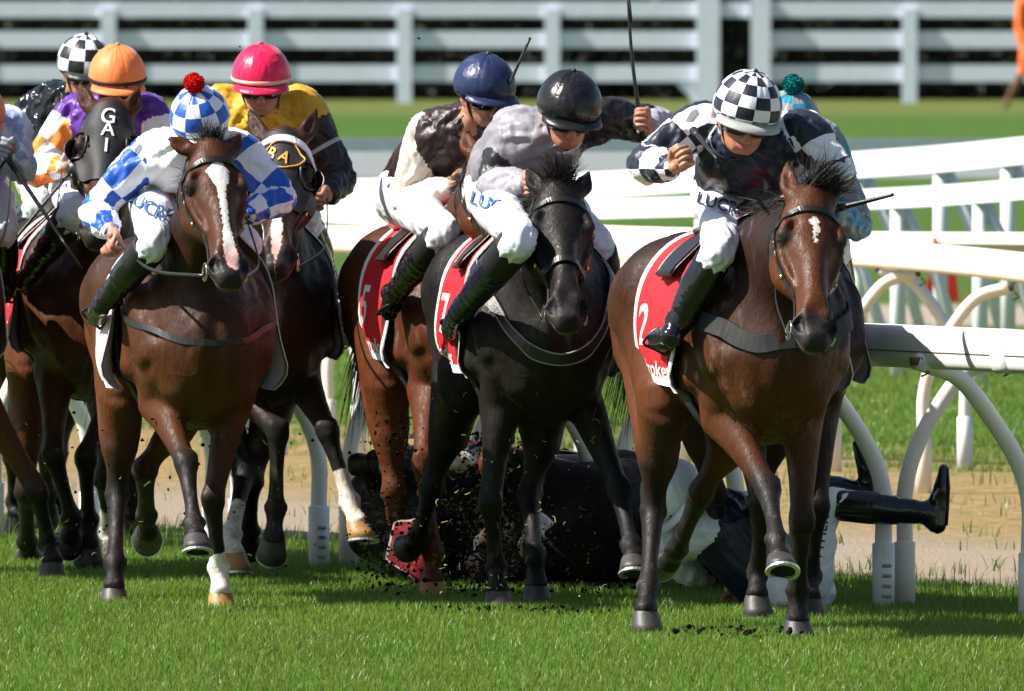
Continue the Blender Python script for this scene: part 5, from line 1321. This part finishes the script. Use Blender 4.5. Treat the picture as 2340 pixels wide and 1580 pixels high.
tackup(hB, num=None, breast='thin', seed=5, pad=True, x0=-.24, x1=.06); hB.bridle()

hC = Horse(dict(label='black horse beside the rail in the middle of the field', px=1190, Y=72.6, yaw=10, dz=-.08, coat=BLACK, black=True, headcol=(.012, .008, .0065), size=1.0,
    poll=(1284, 420, 71.35), muzzle=(1300, 732), headyaw=0, ears={-1: ((.0, .060, -.05), (-.17, .105, -.04)), 1: ((.0, .060, -.05), (-.16, .100, -.05))},
    forelock_dir=(.35, -.6, .0), forelock_len=.13, forelock_n=320, salt=.15, points=(-.3, -.1), tail_dir=(-.9, -.15, -.4),
    legs=dict(fr=dict(pts=[(1120, 1150, -1), (1135, 1300, 1), (1140, 1392, -1)], plant=True),
              fl=dict(pts=[(1416, 1125, -1), (1443, 1250, -1), (1452, 1305, -1)], sole=(0, -.4, -.9)),
              hr=dict(pts=[(988, 1108, 1), (958, 1222, 1), (932, 1264, 1)]),
              hl=dict(pts=[(1210, 1130, 1), (1222, 1270, -1), (1228, 1392, -1)], plant=True))))
tackup(hC, num='7', breast='yoke', seed=7); hC.bridle(noseband=.56)

hD = Horse(dict(label='chestnut-brown bay horse half hidden behind the black horse', px=1011, Y=74.2, yaw=13, dz=-.08, coat=CHEST, headcol=(.098, .027, .008), size=1.0,
    poll=(1128, 335, 72.9), muzzle=(1165, 600), headyaw=6, ears={-1: ((.0, .060, -.05), (-.20, .080, -.04)), 1: ((.0, .055, -.05), (-.20, .06, -.04))},
    points=(.9, 1.0), tailhair='hair_brown', tail_dir=(-.8, -.08, -.5), tail_len=.75,
    legs=dict(fr=dict(pts=[(968, 1055, -1), (990, 1265, -1), (985, 1378, -1)], plant=True, pale=True),
              fl=dict(pts=[(1120, 1060, -1), (1130, 1190, 1), (1120, 1260, 1)]),
              hr=dict(pts=[(900, 1120, 1), (905, 1230, 1), (915, 1290, 1)]),
              hl=dict(pts=[(985, 1120, 1), (1000, 1220, 1), (1010, 1240, 1)]))))
tackup(hD, num='5', seed=11); hD.bridle()

hE = Horse(dict(label='dark bay horse in a black hood with a white browband', px=573, Y=75.4, yaw=6, dz=-.08, coat=DBAY, headcol=(.05, .018, .009), size=1.0,
    poll=(645, 305, 74.2), muzzle=(628, 614), white=snip, headyaw=-6, headroll=4, ears={-1: ((.0, .060, -.05), (-.24, .125, -.04)), 1: ((.0, .060, -.05), (-.24, .110, -.04))}, forelock=0,
    legs=dict(fr=dict(pts=[(634, 985, -1), (630, 1165, 1), (620, 1290, 1)]),
              fl=dict(pts=[(748, 985, -1), (800, 1150, -1), (833, 1240, -1)], sole=(0, -.2, -1), sock=.17, pale=True),
              hr=dict(pts=[(560, 1080, 1), (528, 1225, -1), (545, 1308, -1)], sock=.2, pale=True, sole=(0, -.1, -1)),
              hl=dict(pts=[(575, 1095, 1), (570, 1215, 1), (572, 1265, 1)]))))
tackup(hE, num='8', seed=13); hE.bridle(brow=False, mat=M['leather']); 
M['gold'] = plain('gold thread', (.75, .36, .05), .5, .4, .05)
hood(hE, [('B', .155, -.040, .080, M['gold'], -.45), ('A', .19, .012, .075, M['gold'], -.45)], M['cloth_white'], (.16, .01, .10, .085, M['gold']))

hF = Horse(dict(label='bay horse in a black lettered hood at the far left', px=182, Y=76.6, yaw=8, dz=-.08, coat=BAY, headcol=(.070, .0195, .006), size=1.0,
    poll=(252, 240, 75.3), muzzle=(222, 545), headyaw=-10, headroll=-3, ears={-1: ((.0, .060, -.05), (-.20, .115, -.04)), 1: ((.0, .060, -.05), (-.20, .090, -.04))}, forelock=0, salt=.8,
    legs=dict(fr=dict(pts=[(122, 1040, -1), (165, 1185, 1), (158, 1260, 1)]),
              fl=dict(pts=[(196, 1045, -1), (202, 1190, 1), (204, 1295, 1)]),
              hr=dict(pts=[(60, 1120, 1), (62, 1240, 1), (70, 1290, 1)]),
              hl=dict(pts=[(240, 1090, 1), (250, 1220, 1), (262, 1305, -1)], sock=.2, pale=True))))
tackup(hF, num='1', seed=17); hF.bridle(brow=False)
hood(hF, [('G', .09, .0, .105, M['cloth_white'], 0), ('A', .20, .0, .095, M['cloth_white'], 0), ('I', .31, .0, .095, M['cloth_white'], 0)])

hG = Horse(dict(label='bay horse cut off by the left edge of the picture', px=-185, Y=75.6, yaw=6, dz=-.08, coat=BAY, size=1.0, poll=(-110, 330, 74.4), muzzle=(-100, 640),
    legs=dict(fr=dict(pts=[(-190, 1090, -1), (-200, 1230, 1), (-205, 1290, 1)]),
              fl=dict(pts=[(84, 1120, -1), (112, 1245, 1), (126, 1318, -1)], plant=True),
              hr=dict(pts=[(-260, 1130, 1), (-265, 1260, 1), (-260, 1320, -1)]),
              hl=dict(pts=[(-90, 1120, 1), (-95, 1240, 1), (-90, 1300, 1)]))))
tackup(hG, num='4', seed=19); hG.bridle()

hH = Horse(dict(label='dark brown horse mostly hidden behind the hooded bay', px=110, Y=80.2, yaw=8, dz=-.08, coat=DBAY, size=.98, voxel=.016, poll=(185, 275, 78.9), muzzle=(180, 545),
    legs=dict(fr=dict(pts=[(95, 1000, -1), (110, 1130, 1), (105, 1200, 1)]),
              fl=dict(pts=[(290, 1010, -1), (300, 1130, 1), (305, 1210, 1)]),
              hr=dict(pts=[(30, 1040, 1), (35, 1150, 1), (40, 1225, -1)]),
              hl=dict(pts=[(130, 1030, 1), (135, 1150, 1), (140, 1220, 1)]))))
hI = Horse(dict(label='dark horse hidden behind the leading bay at the right', px=1722, Y=71.6, yaw=13, dz=-.08, coat=DBAY, size=1.0, voxel=.014, poll=(1845, 480, 70.4), muzzle=(1862, 770), forelock=0,
    legs=dict(fr=dict(pts=[(1738, 1150, -1), (1732, 1310, 1), (1728, 1405, -1)], plant=True),
              fl=dict(pts=[(1868, 1160, -1), (1852, 1320, 1), (1850, 1408, -1)], plant=True),
              hr=dict(pts=[(1630, 1120, 1), (1640, 1230, 1), (1650, 1280, 1)]),
              hl=dict(pts=[(1740, 1110, 1), (1745, 1230, 1), (1750, 1290, 1)]))))
tackup(hI, num='6', txt='ladbrokes', seed=23, flare=.05)
# ------------------------------------------------------------------ the jockeys
NAVY, WHITE = (.010, .013, .030), (.80, .80, .84)
BLUE = (.012, .085, .46)
f_navy = fabric('navy satin', 'plain', NAVY, sheen=.03)
f_navy_check = fabric('navy and white check satin', 'checks', WHITE, NAVY, 6, 3, (.3, .1))
f_white = fabric('white satin', 'plain', (.80, .80, .82))
f_blue_check = fabric('blue and white check satin', 'checks', WHITE, BLUE, 6.5, 3, (.5, .1))
f_silver = fabric('silver satin', 'plain', (.25, .235, .265)); 
f_silver_band = fabric('silver satin with black armband', 'stops', [(0, (.33, .305, .345)), (.33, (.012, .012, .014)), (.52, (.33, .305, .345))])
f_silver_black = fabric('black sleeve with silver cuff', 'stops', [(0, (.012, .012, .014)), (.44, (.36, .33, .38))], sheen=.05)
f_black = fabric('black satin', 'plain', (.012, .012, .014), rough=.32, wr=.6, sheen=.03)
f_gloss = fabric('glossy black jacket', 'plain', (.010, .012, .015), rough=.12, wr=.9, sheen=0)
f_brown = fabric('dark brown satin', 'plain', (.026, .011, .013), sheen=.05); f_cream = fabric('cream satin', 'plain', (.62, .55, .48))
f_yellow = fabric('golden yellow satin', 'plain', (.62, .33, .015)); f_blackband = fabric('black sleeve with thin white armband', 'stops', [(0, (.018, .010, .010)), (.35, (.42, .40, .40)), (.366, (.018, .010, .010))], sheen=.03)
f_purple = fabric('purple satin', 'plain', (.095, .022, .26)); f_orange_check = fabric('orange and white check satin', 'checks', (.80, .25, .03), (.78, .76, .80), 5, 2, (.2, .15))
f_teal = fabric('teal and grey satin', 'checks', (.02, .22, .34), (.22, .22, .24), 3, 5, slant=.8)
f_bluewhite = fabric('blue, white and red satin', 'checks', (.34, .44, .72), (.75, .76, .82), 3, 3, slant=.6)
c_check = fabric('navy and white check cap', 'checks', NAVY, WHITE, 5.2, 12, at='hm', wr=.55); c_blue = fabric('blue and white check cap', 'checks', WHITE, BLUE, 4, 10, (.6, .25), at='hm', wr=.55)
c_bw = fabric('black and white check cap', 'checks', (.012, .012, .014), WHITE, 4, 10, (0, .4), at='hm', wr=.55)
c_black = fabric('black satin cap', 'plain', (.010, .010, .012), rough=.27, wr=.9, sheen=.02); c_navy = fabric('navy satin cap', 'plain', (.013, .024, .075), rough=.36, wr=.9, sheen=.05)
c_pink = fabric('pink-red satin cap', 'plain', (.72, .010, .075), rough=.3, wr=.8); c_orange = fabric('orange cap', 'plain', (.86, .21, .055), rough=.55, wr=.3); c_white = fabric('white cap', 'plain', (.74, .76, .82), wr=.6); c_teal = fabric('teal cap', 'checks', (.02, .24, .34), (.25, .25, .27), 3, 6, at='hm')
M['pom_red'] = plain('red wool', (.58, .008, .008), .9, .1, .25); M['pom_teal'] = plain('teal wool', (.004, .16, .165), .9, .1, .25)
M['peach'] = plain('peach ribbon', (.80, .42, .33), .5, .4, .1)
M['lav_breeches'] = M['breeches']

rA = Rider(dict(collar=f_navy, horse=hA, label='jockey in a navy and white check cap with navy silks, fist raised', Y=69.7, look=(16, 8, 10), size=1.10, hsize=.96, cap=c_check, shell=M['shell_grey'], peak=M['shell_grey'], silks=[f_navy, f_navy_check, f_navy_check],
    lens=plain('clear goggle lens', (.10, .06, .05), .1, .5, .1), gr=(-.1, .1, 1), handdir=dict(wr=(.75, -.55, .55)),
    J=dict(pel=(1672, 455, .16), chest=(1718, 360, -.26), neck=(1712, 300, -.40), head=(1706, 254, -.50), sr=(1608, 282, -.30), sl=(1836, 300, -.34),
           er=(1478, 372, -.34), wr=(1533, 382, -.56), el=(1912, 400, -.42), wl=(1806, 462, -.68),
           hr=(1662, 478, .06), kr=(1642, 572, -.30), ar=(1548, 742, -.04), tr=(1492, 782, -.16), hl=(1740, 478, .06), kl=(1835, 575, -.26), al=(1880, 730, .02), tl=(1890, 790, -.1))))
rB = Rider(dict(horse=hB, label='jockey in a blue and white check cap with a red pompom, crouched low', Y=72.9, look=(30, 0, -8), size=1.0, hsize=.96, cap=c_blue, pompom=M['pom_red'], silks=[f_white, f_blue_check, f_blue_check], yoke=.2, goggles=True, gaiter=True,
    gr=(.35, -.3, .9), handdir=dict(wr=(.25, -.5, -.8)),
    J=dict(pel=(372, 430, .10), chest=(420, 372, -.26), neck=(455, 322, -.42), head=(458, 276, -.52), sr=(350, 345, -.30), sl=(540, 340, -.34),
           er=(222, 478, -.30), wr=(252, 528, -.48), el=(640, 450, -.40), wl=(560, 490, -.6),
           hr=(345, 445, .04), kr=(352, 555, -.34), ar=(248, 680, -.06), tr=(212, 735, -.16), hl=(450, 450, .04), kl=(548, 560, -.26), al=(590, 690, .0), tl=(600, 740, -.1))))
rC = Rider(dict(horse=hC, label='jockey in a plain black cap and silver silks with whip raised high', Y=72.7, look=(18, 12, 4), size=1.06, hsize=.98, cap=c_black, silks=[f_silver, f_silver_band, f_silver_black], gaiter=True, boot=M['boot_navy'], peak=M['shell'],
    gl=(-.15, 0, 1), gr=(0, -.3, 1), handdir=dict(wl=(-.45, -.7, .3)),
    J=dict(pel=(1142, 440, .12), chest=(1215, 335, -.26), neck=(1272, 285, -.42), head=(1300, 248, -.52), sr=(1180, 290, -.28), sl=(1378, 272, -.30),
           er=(1128, 418, -.36), wr=(1198, 420, -.58), el=(1508, 285, -.18), wl=(1482, 288, -.40),
           hr=(1120, 455, .04), kr=(1190, 545, -.34), ar=(1058, 705, -.04), tr=(1022, 770, -.16), hl=(1260, 460, .04), kl=(1360, 560, -.26), al=(1400, 700, .0), tl=(1405, 760, -.1))))
rD = Rider(dict(horse=hD, label='jockey in a navy cap, dark brown vest and cream sleeves', Y=74.3, look=(14, 30, 0), size=1.0, hsize=.98, cap=c_navy, silks=[f_brown, f_cream, f_cream], yoke=.13, gaiter=True,
    gr=(.35, -.15, .9), handdir=dict(wr=(.8, -.5, .1)),
    J=dict(pel=(935, 450, .12), chest=(1040, 335, -.26), neck=(1080, 270, -.40), head=(1106, 204, -.46), sr=(978, 298, -.26), sl=(1142, 296, -.36),
           er=(932, 462, -.26), wr=(1030, 425, -.48), el=(1150, 420, -.40), wl=(1120, 440, -.60),
           hr=(935, 465, .04), kr=(1016, 530, -.34), ar=(905, 668, -.04), tr=(892, 728, -.16), hl=(1060, 470, .04), kl=(1110, 540, -.26), al=(1150, 690, .0), tl=(1160, 740, -.1))))
rE = Rider(dict(collar=f_yellow, horse=hE, label='jockey in a pink-red cap and golden yellow silks with black sleeves', Y=75.5, look=(12, 0, 0), size=1.0, hsize=.97, cap=c_pink, band=M['peach'], silks=[f_yellow, f_blackband, f_blackband], yoke=.26,
    gl=(.2, -.3, 1), handdir=dict(wl=(-.6, -.7, -.1)),
    J=dict(pel=(575, 400, .12), chest=(594, 300, -.26), neck=(597, 238, -.40), head=(597, 180, -.50), sr=(505, 235, -.30), sl=(690, 238, -.30),
           er=(430, 370, -.34), wr=(500, 430, -.58), el=(778, 405, -.34), wl=(748, 445, -.56),
           hr=(530, 410, .04), kr=(490, 500, -.26), ar=(470, 640, .0), tr=(462, 690, -.1), hl=(640, 410, .04), kl=(700, 500, -.26), al=(725, 640, .0), tl=(730, 690, -.1))))
rF = Rider(dict(collar=f_purple, horse=hF, label='jockey in an orange cap, purple silks and orange-white check sleeves', Y=76.7, look=(14, 4, 0), size=1.0, hsize=.96, cap=c_orange, band=M['cap_line'], silks=[f_purple, f_orange_check, f_orange_check], yoke=.24, gaiter=True, gloves=True,
    gr=(.3, -.2, .9), handdir=dict(wr=(.8, -.5, .25)),
    J=dict(pel=(190, 420, .12), chest=(245, 300, -.24), neck=(262, 240, -.40), head=(268, 180, -.50), sr=(178, 255, -.26), sl=(340, 255, -.30),
           er=(80, 385, -.30), wr=(142, 382, -.54), el=(385, 375, -.34), wl=(320, 400, -.58),
           hr=(165, 430, .04), kr=(172, 482, -.34), ar=(78, 612, -.04), tr=(40, 655, -.16), hl=(260, 440, .04), kl=(310, 510, -.26), al=(330, 640, .0), tl=(335, 690, -.1))))
rG = Rider(dict(collar=f_bluewhite, horse=hG, label='jockey with a grey glove and blue-white sleeve at the left edge', Y=75.7, look=(14, 0, 0), size=1.0, cap=c_orange, silks=[f_bluewhite, f_bluewhite, f_bluewhite], gloves=True,
    gl=(.25, -.2, .9), handdir=dict(wl=(-.5, -.7, .2)),
    J=dict(pel=(-80, 430, .12), chest=(-40, 320, -.24), neck=(-48, 300, -.40), head=(-56, 268, -.50), sr=(-130, 270, -.26), sl=(22, 285, -.30),
           er=(-180, 400, -.30), wr=(-110, 400, -.54), el=(48, 385, -.30), wl=(28, 345, -.52), hl=(-20, 440, .04), kl=(5, 520, -.26), al=(10, 650, .0), tl=(0, 690, -.1))))
rH = Rider(dict(collar=f_gloss, horse=hH, label='jockey in a black and white check cap and glossy black jacket', Y=80.3, look=(12, 20, 0), size=.98, hsize=.97, cap=c_bw, button=M['shell'], silks=[f_gloss, f_gloss, f_gloss], boot=M['boot_navy'],
    J=dict(pel=(105, 400, .12), chest=(160, 280, -.24), neck=(185, 215, -.40), head=(192, 152, -.46), sr=(125, 222, -.26), sl=(255, 235, -.30),
           er=(52, 270, -.20), wr=(100, 340, -.50), el=(270, 340, -.34), wl=(230, 380, -.58),
           hr=(95, 420, .04), kr=(88, 470, -.34), ar=(30, 540, -.04), tr=(5, 600, -.16), hl=(160, 430, .04), kl=(200, 500, -.26), al=(215, 620, .0), tl=(215, 660, -.1))))
rI = Rider(dict(collar=f_teal, horse=hI, label='jockey in teal and grey silks with a teal pompom behind the leader', Y=71.7, look=(20, 0, 4), size=1.0, hsize=.97, cap=c_teal, pompom=M['pom_teal'], silks=[f_teal, f_teal, f_teal], gloves=False,
    J=dict(pel=(1770, 450, .12), chest=(1795, 360, -.24), neck=(1802, 318, -.40), head=(1805, 290, -.46), sr=(1735, 320, -.26), sl=(1878, 318, -.26),
           er=(1700, 450, -.34), wr=(1760, 480, -.58), el=(1955, 512, -.30), wl=(1900, 480, -.54),
           hr=(1720, 460, .04), kr=(1680, 560, -.26), ar=(1670, 690, .0), tr=(1670, 740, -.1), hl=(1820, 460, .04), kl=(1895, 570, -.26), al=(1928, 720, .0), tl=(1955, 778, -.14))))
# ------------------------------------------------------------------ the fall behind the field
_f = np.array([-.58, .81, 0]); _f = _f / np.linalg.norm(_f); _z = np.array([_f[1], -_f[0], 0]); _c = np.array([-.04, 74.9, .27]) - _z * 1.15
hJ = Horse(dict(label='dark brown horse lying fallen on its side behind the black horse', matrix=Matrix([[_f[0], 0, _z[0], _c[0]], [_f[1], 0, _z[1], _c[1]], [0, 1, 0, _c[2]], [0, 0, 0, 1]]), dz=0, coat=BLACK, headcol=(.02, .01, .006), voxel=.014,
    head=((.92, .0, 1.80), (1.10, -.12, 2.30)), headside=(0, 1, 0), tail_dir=(-.9, -.3, -.1), tail_grav=.2,
    legs=dict(fr=dict(pts=[(.28, -.08, .76), (.10, -.08, .62), (-.02, -.08, .60)], elbow=(.46, -.12, .92)),
              fl=dict(pts=[(.34, .22, .68), (.12, .24, .60), (-.0, .22, .60)], elbow=(.46, .16, .92)),
              hr=dict(pts=[(-.80, .02, .72), (-1.05, .02, .58), (-1.14, -.06, .46)], sock=.14),
              hl=dict(pts=[(-.60, .30, .66), (-.72, .26, .42), (-.74, .28, .26)], sock=.10, pale=True))))
tackup(hJ, num='9', seed=29, girth=False); hJ.bridle()
# its cloth has slipped and hangs to the ground
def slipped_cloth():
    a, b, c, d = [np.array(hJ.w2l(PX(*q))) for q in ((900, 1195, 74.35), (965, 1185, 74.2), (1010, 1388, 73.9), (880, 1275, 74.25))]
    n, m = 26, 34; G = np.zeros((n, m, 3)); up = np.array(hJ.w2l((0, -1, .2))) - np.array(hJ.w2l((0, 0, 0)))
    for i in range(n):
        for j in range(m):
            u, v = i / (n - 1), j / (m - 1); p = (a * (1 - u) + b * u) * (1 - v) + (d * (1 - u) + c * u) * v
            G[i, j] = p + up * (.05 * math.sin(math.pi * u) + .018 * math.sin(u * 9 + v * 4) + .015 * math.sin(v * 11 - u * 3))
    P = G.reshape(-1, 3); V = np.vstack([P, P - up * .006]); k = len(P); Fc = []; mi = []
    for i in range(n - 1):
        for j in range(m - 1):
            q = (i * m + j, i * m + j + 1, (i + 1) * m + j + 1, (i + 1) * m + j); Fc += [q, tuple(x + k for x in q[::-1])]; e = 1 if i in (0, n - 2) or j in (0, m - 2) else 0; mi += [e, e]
    mesh('saddle_cloth', V, Fc, [plain('red cloth darkened as shade', (.11, .006, .008), .8, .2, .5, .4, 30), plain('white binding darkened as shade', (.20, .18, .18), .8, .2, .4, .4, 40)], hJ.root, mi=mi)  # shade from the horses put into the cloth and binding colours
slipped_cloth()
f_white2 = fabric('white satin with navy sleeve', 'plain', (.74, .75, .82))
rK = Rider(dict(label='fallen jockey in a white cap lying on the grass with both boots in the air', Y=72.15, look=(42, -25, -35), size=1.0, hsize=1.0, cap=c_white, silks=[f_navy, f_white2, f_white2], stirrups=False, boot_top=.10,
    handdir=dict(wr=(-.9, -.2, .3)),
    J=dict(pel=(1822, 1345, .08), chest=(1668, 1225, .10), neck=(1598, 1180, .05), head=(1545, 1132, 0), sr=(1600, 1215, .0), sl=(1690, 1170, .20),
           er=(1520, 1270, .12), wr=(1600, 1320, .22), el=(1740, 1285, .30), wl=(1700, 1345, .34),
           hr=(1842, 1362, -.06), kr=(1888, 1152, -.10), ar=(2118, 1172, -.12), tr=(2156, 1068, -.12), hl=(1842, 1362, .16), kl=(1850, 1120, .16), al=(1982, 1130, .16), tl=(1956, 1012, .16))))
rK.print_on(rK.BQ, 1862, 1290, -.10, (.18, 0, 1), (-1, 0, .18), 'M.CROWTHER', .060, M['ink_navy'])
off = Rider(dict(label='running official in hi-vis orange at the right edge by the far fence', cat='official', group='track staff', Y=254.0, look=(0, 60, 0), cap=c_orange, goggles=False, stirrups=False, voxel=.02,
    silks=[plain('hi-vis orange', (.85, .16, .02), .6, .3, .1)] * 3, breeches=plain('hi-vis orange trousers', (.80, .15, .02), .6, .3, .1), boot=plain('muddy brown boot', (.16, .085, .055), .7, .3, .2), boot_top=.0,
    J=dict(pel=(2352, 110, 0), chest=(2350, 40, 0), neck=(2350, -5, 0), head=(2350, -38, 0), sr=(2334, 10, -.2), sl=(2372, 10, .2), er=(2330, 68, -.25), wr=(2352, 100, -.35), el=(2388, 60, .2), wl=(2400, 90, -.1),
           hr=(2346, 122, -.1), kr=(2336, 168, -.15), ar=(2306, 225, .0), tr=(2296, 248, -.05), hl=(2360, 122, .1), kl=(2385, 170, -.2), al=(2390, 235, -.1), tl=(2400, 250, -.2))))

# ------------------------------------------------------------------ whips, reins, print
def wp(r, px, py, dd): return PX(px, py, r.Y + dd)
whip('short black riding whip in the fist of the navy-check jockey', wp(rA, 1586, 300, -.60), wp(rA, 1640, 366, -1.05), .010)
whip('long black riding whip raised straight up by the silver-silks jockey', wp(rC, 1470, 318, -.46), wp(rC, 1434, -40, -.42), .009, bend=-.012)
whip('black riding whip slanting up from the cream-sleeved jockey', wp(rD, 1050, 446, -.56), wp(rD, 1212, 86, -.56), .010, flap=False)
whip('thin black riding whip pointing down-left from the orange-cap jockey', wp(rF, 186, 362, -.66), wp(rF, -14, 606, -.66), .009)
whip('thick black riding whip pointing down-right from the grey glove', wp(rG, 6, 346, -.60), wp(rG, 184, 610, -.80), .011)
whip('black riding whip jutting out right beyond the leading horse', wp(rI, 1915, 476, -.62), wp(rI, 2042, 445, -.70), .012, flap=False)
for h, r, k in ((hA, rA, 'l'), (hB, rB, 'b'), (hC, rC, 'r'), (hD, rD, 'r'), (hE, rE, 'l'), (hF, rF, 'r'), (hG, rG, 'l')):
    a, b = r.W('wr'), r.W('wl')
    if k == 'l': a = b
    if k == 'r': b = a
    h.reins({-1: a, 1: b})
rA.print_on(rA.BQ, 1652, 466, -.1, (1, 0, -.25), (.25, 0, 1), 'LUCRF', .062, M['ink_navy'])
rB.print_on(rB.BQ, 350, 470, -.1, (1, 0, -.45), (.45, 0, 1), 'LUCRF', .07, M['ink_blue'])
rC.print_on(rC.BQ, 1138, 464, -.1, (1, 0, -.25), (.25, 0, 1), 'LUCRF', .070, M['ink_blue'])

# ------------------------------------------------------------------ soil and grass kicked up by the hooves
def clods(name, n, mat, seed, boxes, r0, r1, flat=1.0):
    g = np.random.default_rng(seed); V = []; Fc = []
    o8 = np.array([(1, 0, 0), (-1, 0, 0), (0, 1, 0), (0, -1, 0), (0, 0, 1), (0, 0, -1)], float); f8 = [(0, 2, 4), (2, 1, 4), (1, 3, 4), (3, 0, 4), (2, 0, 5), (1, 2, 5), (3, 1, 5), (0, 3, 5)]
    ed = {}; O18 = [p for p in o8]; F18 = []
    def mid(a, b):
        k = (min(a, b), max(a, b))
        if k not in ed: ed[k] = len(O18); O18.append(nrm(o8[a] + o8[b]) * .95)
        return ed[k]
    for a, b, c in f8: x, y, z = mid(a, b), mid(b, c), mid(c, a); F18 += [(a, x, z), (x, b, y), (z, y, c), (x, y, z)]
    O18 = np.array(O18); w = np.array([b[-1] for b in boxes], float); w /= w.sum(); pick = g.choice(len(boxes), n, p=w)
    for i in range(n):
        x0, x1, y0, y1, d0, d1, _ = boxes[pick[i]]
        u, v_ = (g.random() + g.random()) / 2, g.random() ** .9
        c = PX(x0 + (x1 - x0) * u, y0 + (y1 - y0) * v_, d0 + (d1 - d0) * g.random())
        if c[2] < .01: c[2] = .01
        r = r0 + (r1 - r0) * g.random() ** 3; sc = r * g.uniform(.5, 1.3, 3); b = len(V)
        q = O18 * sc + g.normal(size=(len(O18), 3)) * r * .16
        ax = nrm(g.normal(size=3)); q = q + np.outer(q @ ax, ax) * g.random() * .5 * flat
        V += list(c + q); Fc += [(a + b, d + b, e + b) for a, d, e in F18]
    return mesh(name, V, Fc, mat, smooth=False, kind='stuff')
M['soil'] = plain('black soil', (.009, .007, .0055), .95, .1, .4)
M['cut_grass'] = plain('torn grass', (.22, .24, .06), .7, .2, .3)
clods('flying_soil', 7500, M['soil'], 3, [(985, 1280, 985, 1392, 72.9, 74.3, 5), (820, 1010, 940, 1360, 72.6, 75.0, 1.1), (1230, 1480, 1150, 1390, 72.6, 74.0, .9), (780, 1000, 1180, 1400, 73, 75, .6), (0, 900, 900, 1350, 72, 76, .35), (200, 1000, 20, 200, 73, 76, .006)], 0.0010, .0085)  # middle packed dense, also standing in for the black horse's shadow
clods('turf_divots', 1500, M['soil'], 8, [(300, 800, 1395, 1420, 71.5, 72.4, 1), (900, 1500, 1385, 1420, 71.2, 72.6, 1.5), (1480, 1900, 1430, 1480, 68.8, 70.2, 1)], .002, .012)
def sprigs(name, n, seed, boxes):
    g = np.random.default_rng(seed); V = []; Fc = []
    for i in range(n):
        x0, x1, y0, y1, d0, d1 = boxes[g.integers(len(boxes))]
        p = PX(g.uniform(x0, x1), g.uniform(y0, y1), g.uniform(d0, d1)); d = nrm(g.normal(size=3)); L = g.uniform(.008, .035); sd = nrm(np.cross(d, g.normal(size=3))) * g.uniform(.0012, .003); cv = nrm(g.normal(size=3)) * L * .3; b = len(V)
        for k in range(4): t = k / 3; c = p + d * L * t + cv * math.sin(math.pi * t); V += [c - sd * (1 - t * .6), c + sd * (1 - t * .6)]
        Fc += [(b + 2 * k, b + 2 * k + 1, b + 2 * k + 3, b + 2 * k + 2) for k in range(3)]
    return mesh(name, V, Fc, M['cut_grass'], smooth=False, kind='stuff')
sprigs('flying_grass', 260, 4, [(960, 1420, 860, 1390, 71.0, 72.6), (1000, 1350, 1000, 1390, 71.0, 72.4), (760, 1000, 1100, 1390, 72, 75), (0, 760, 950, 1350, 71.5, 75)])
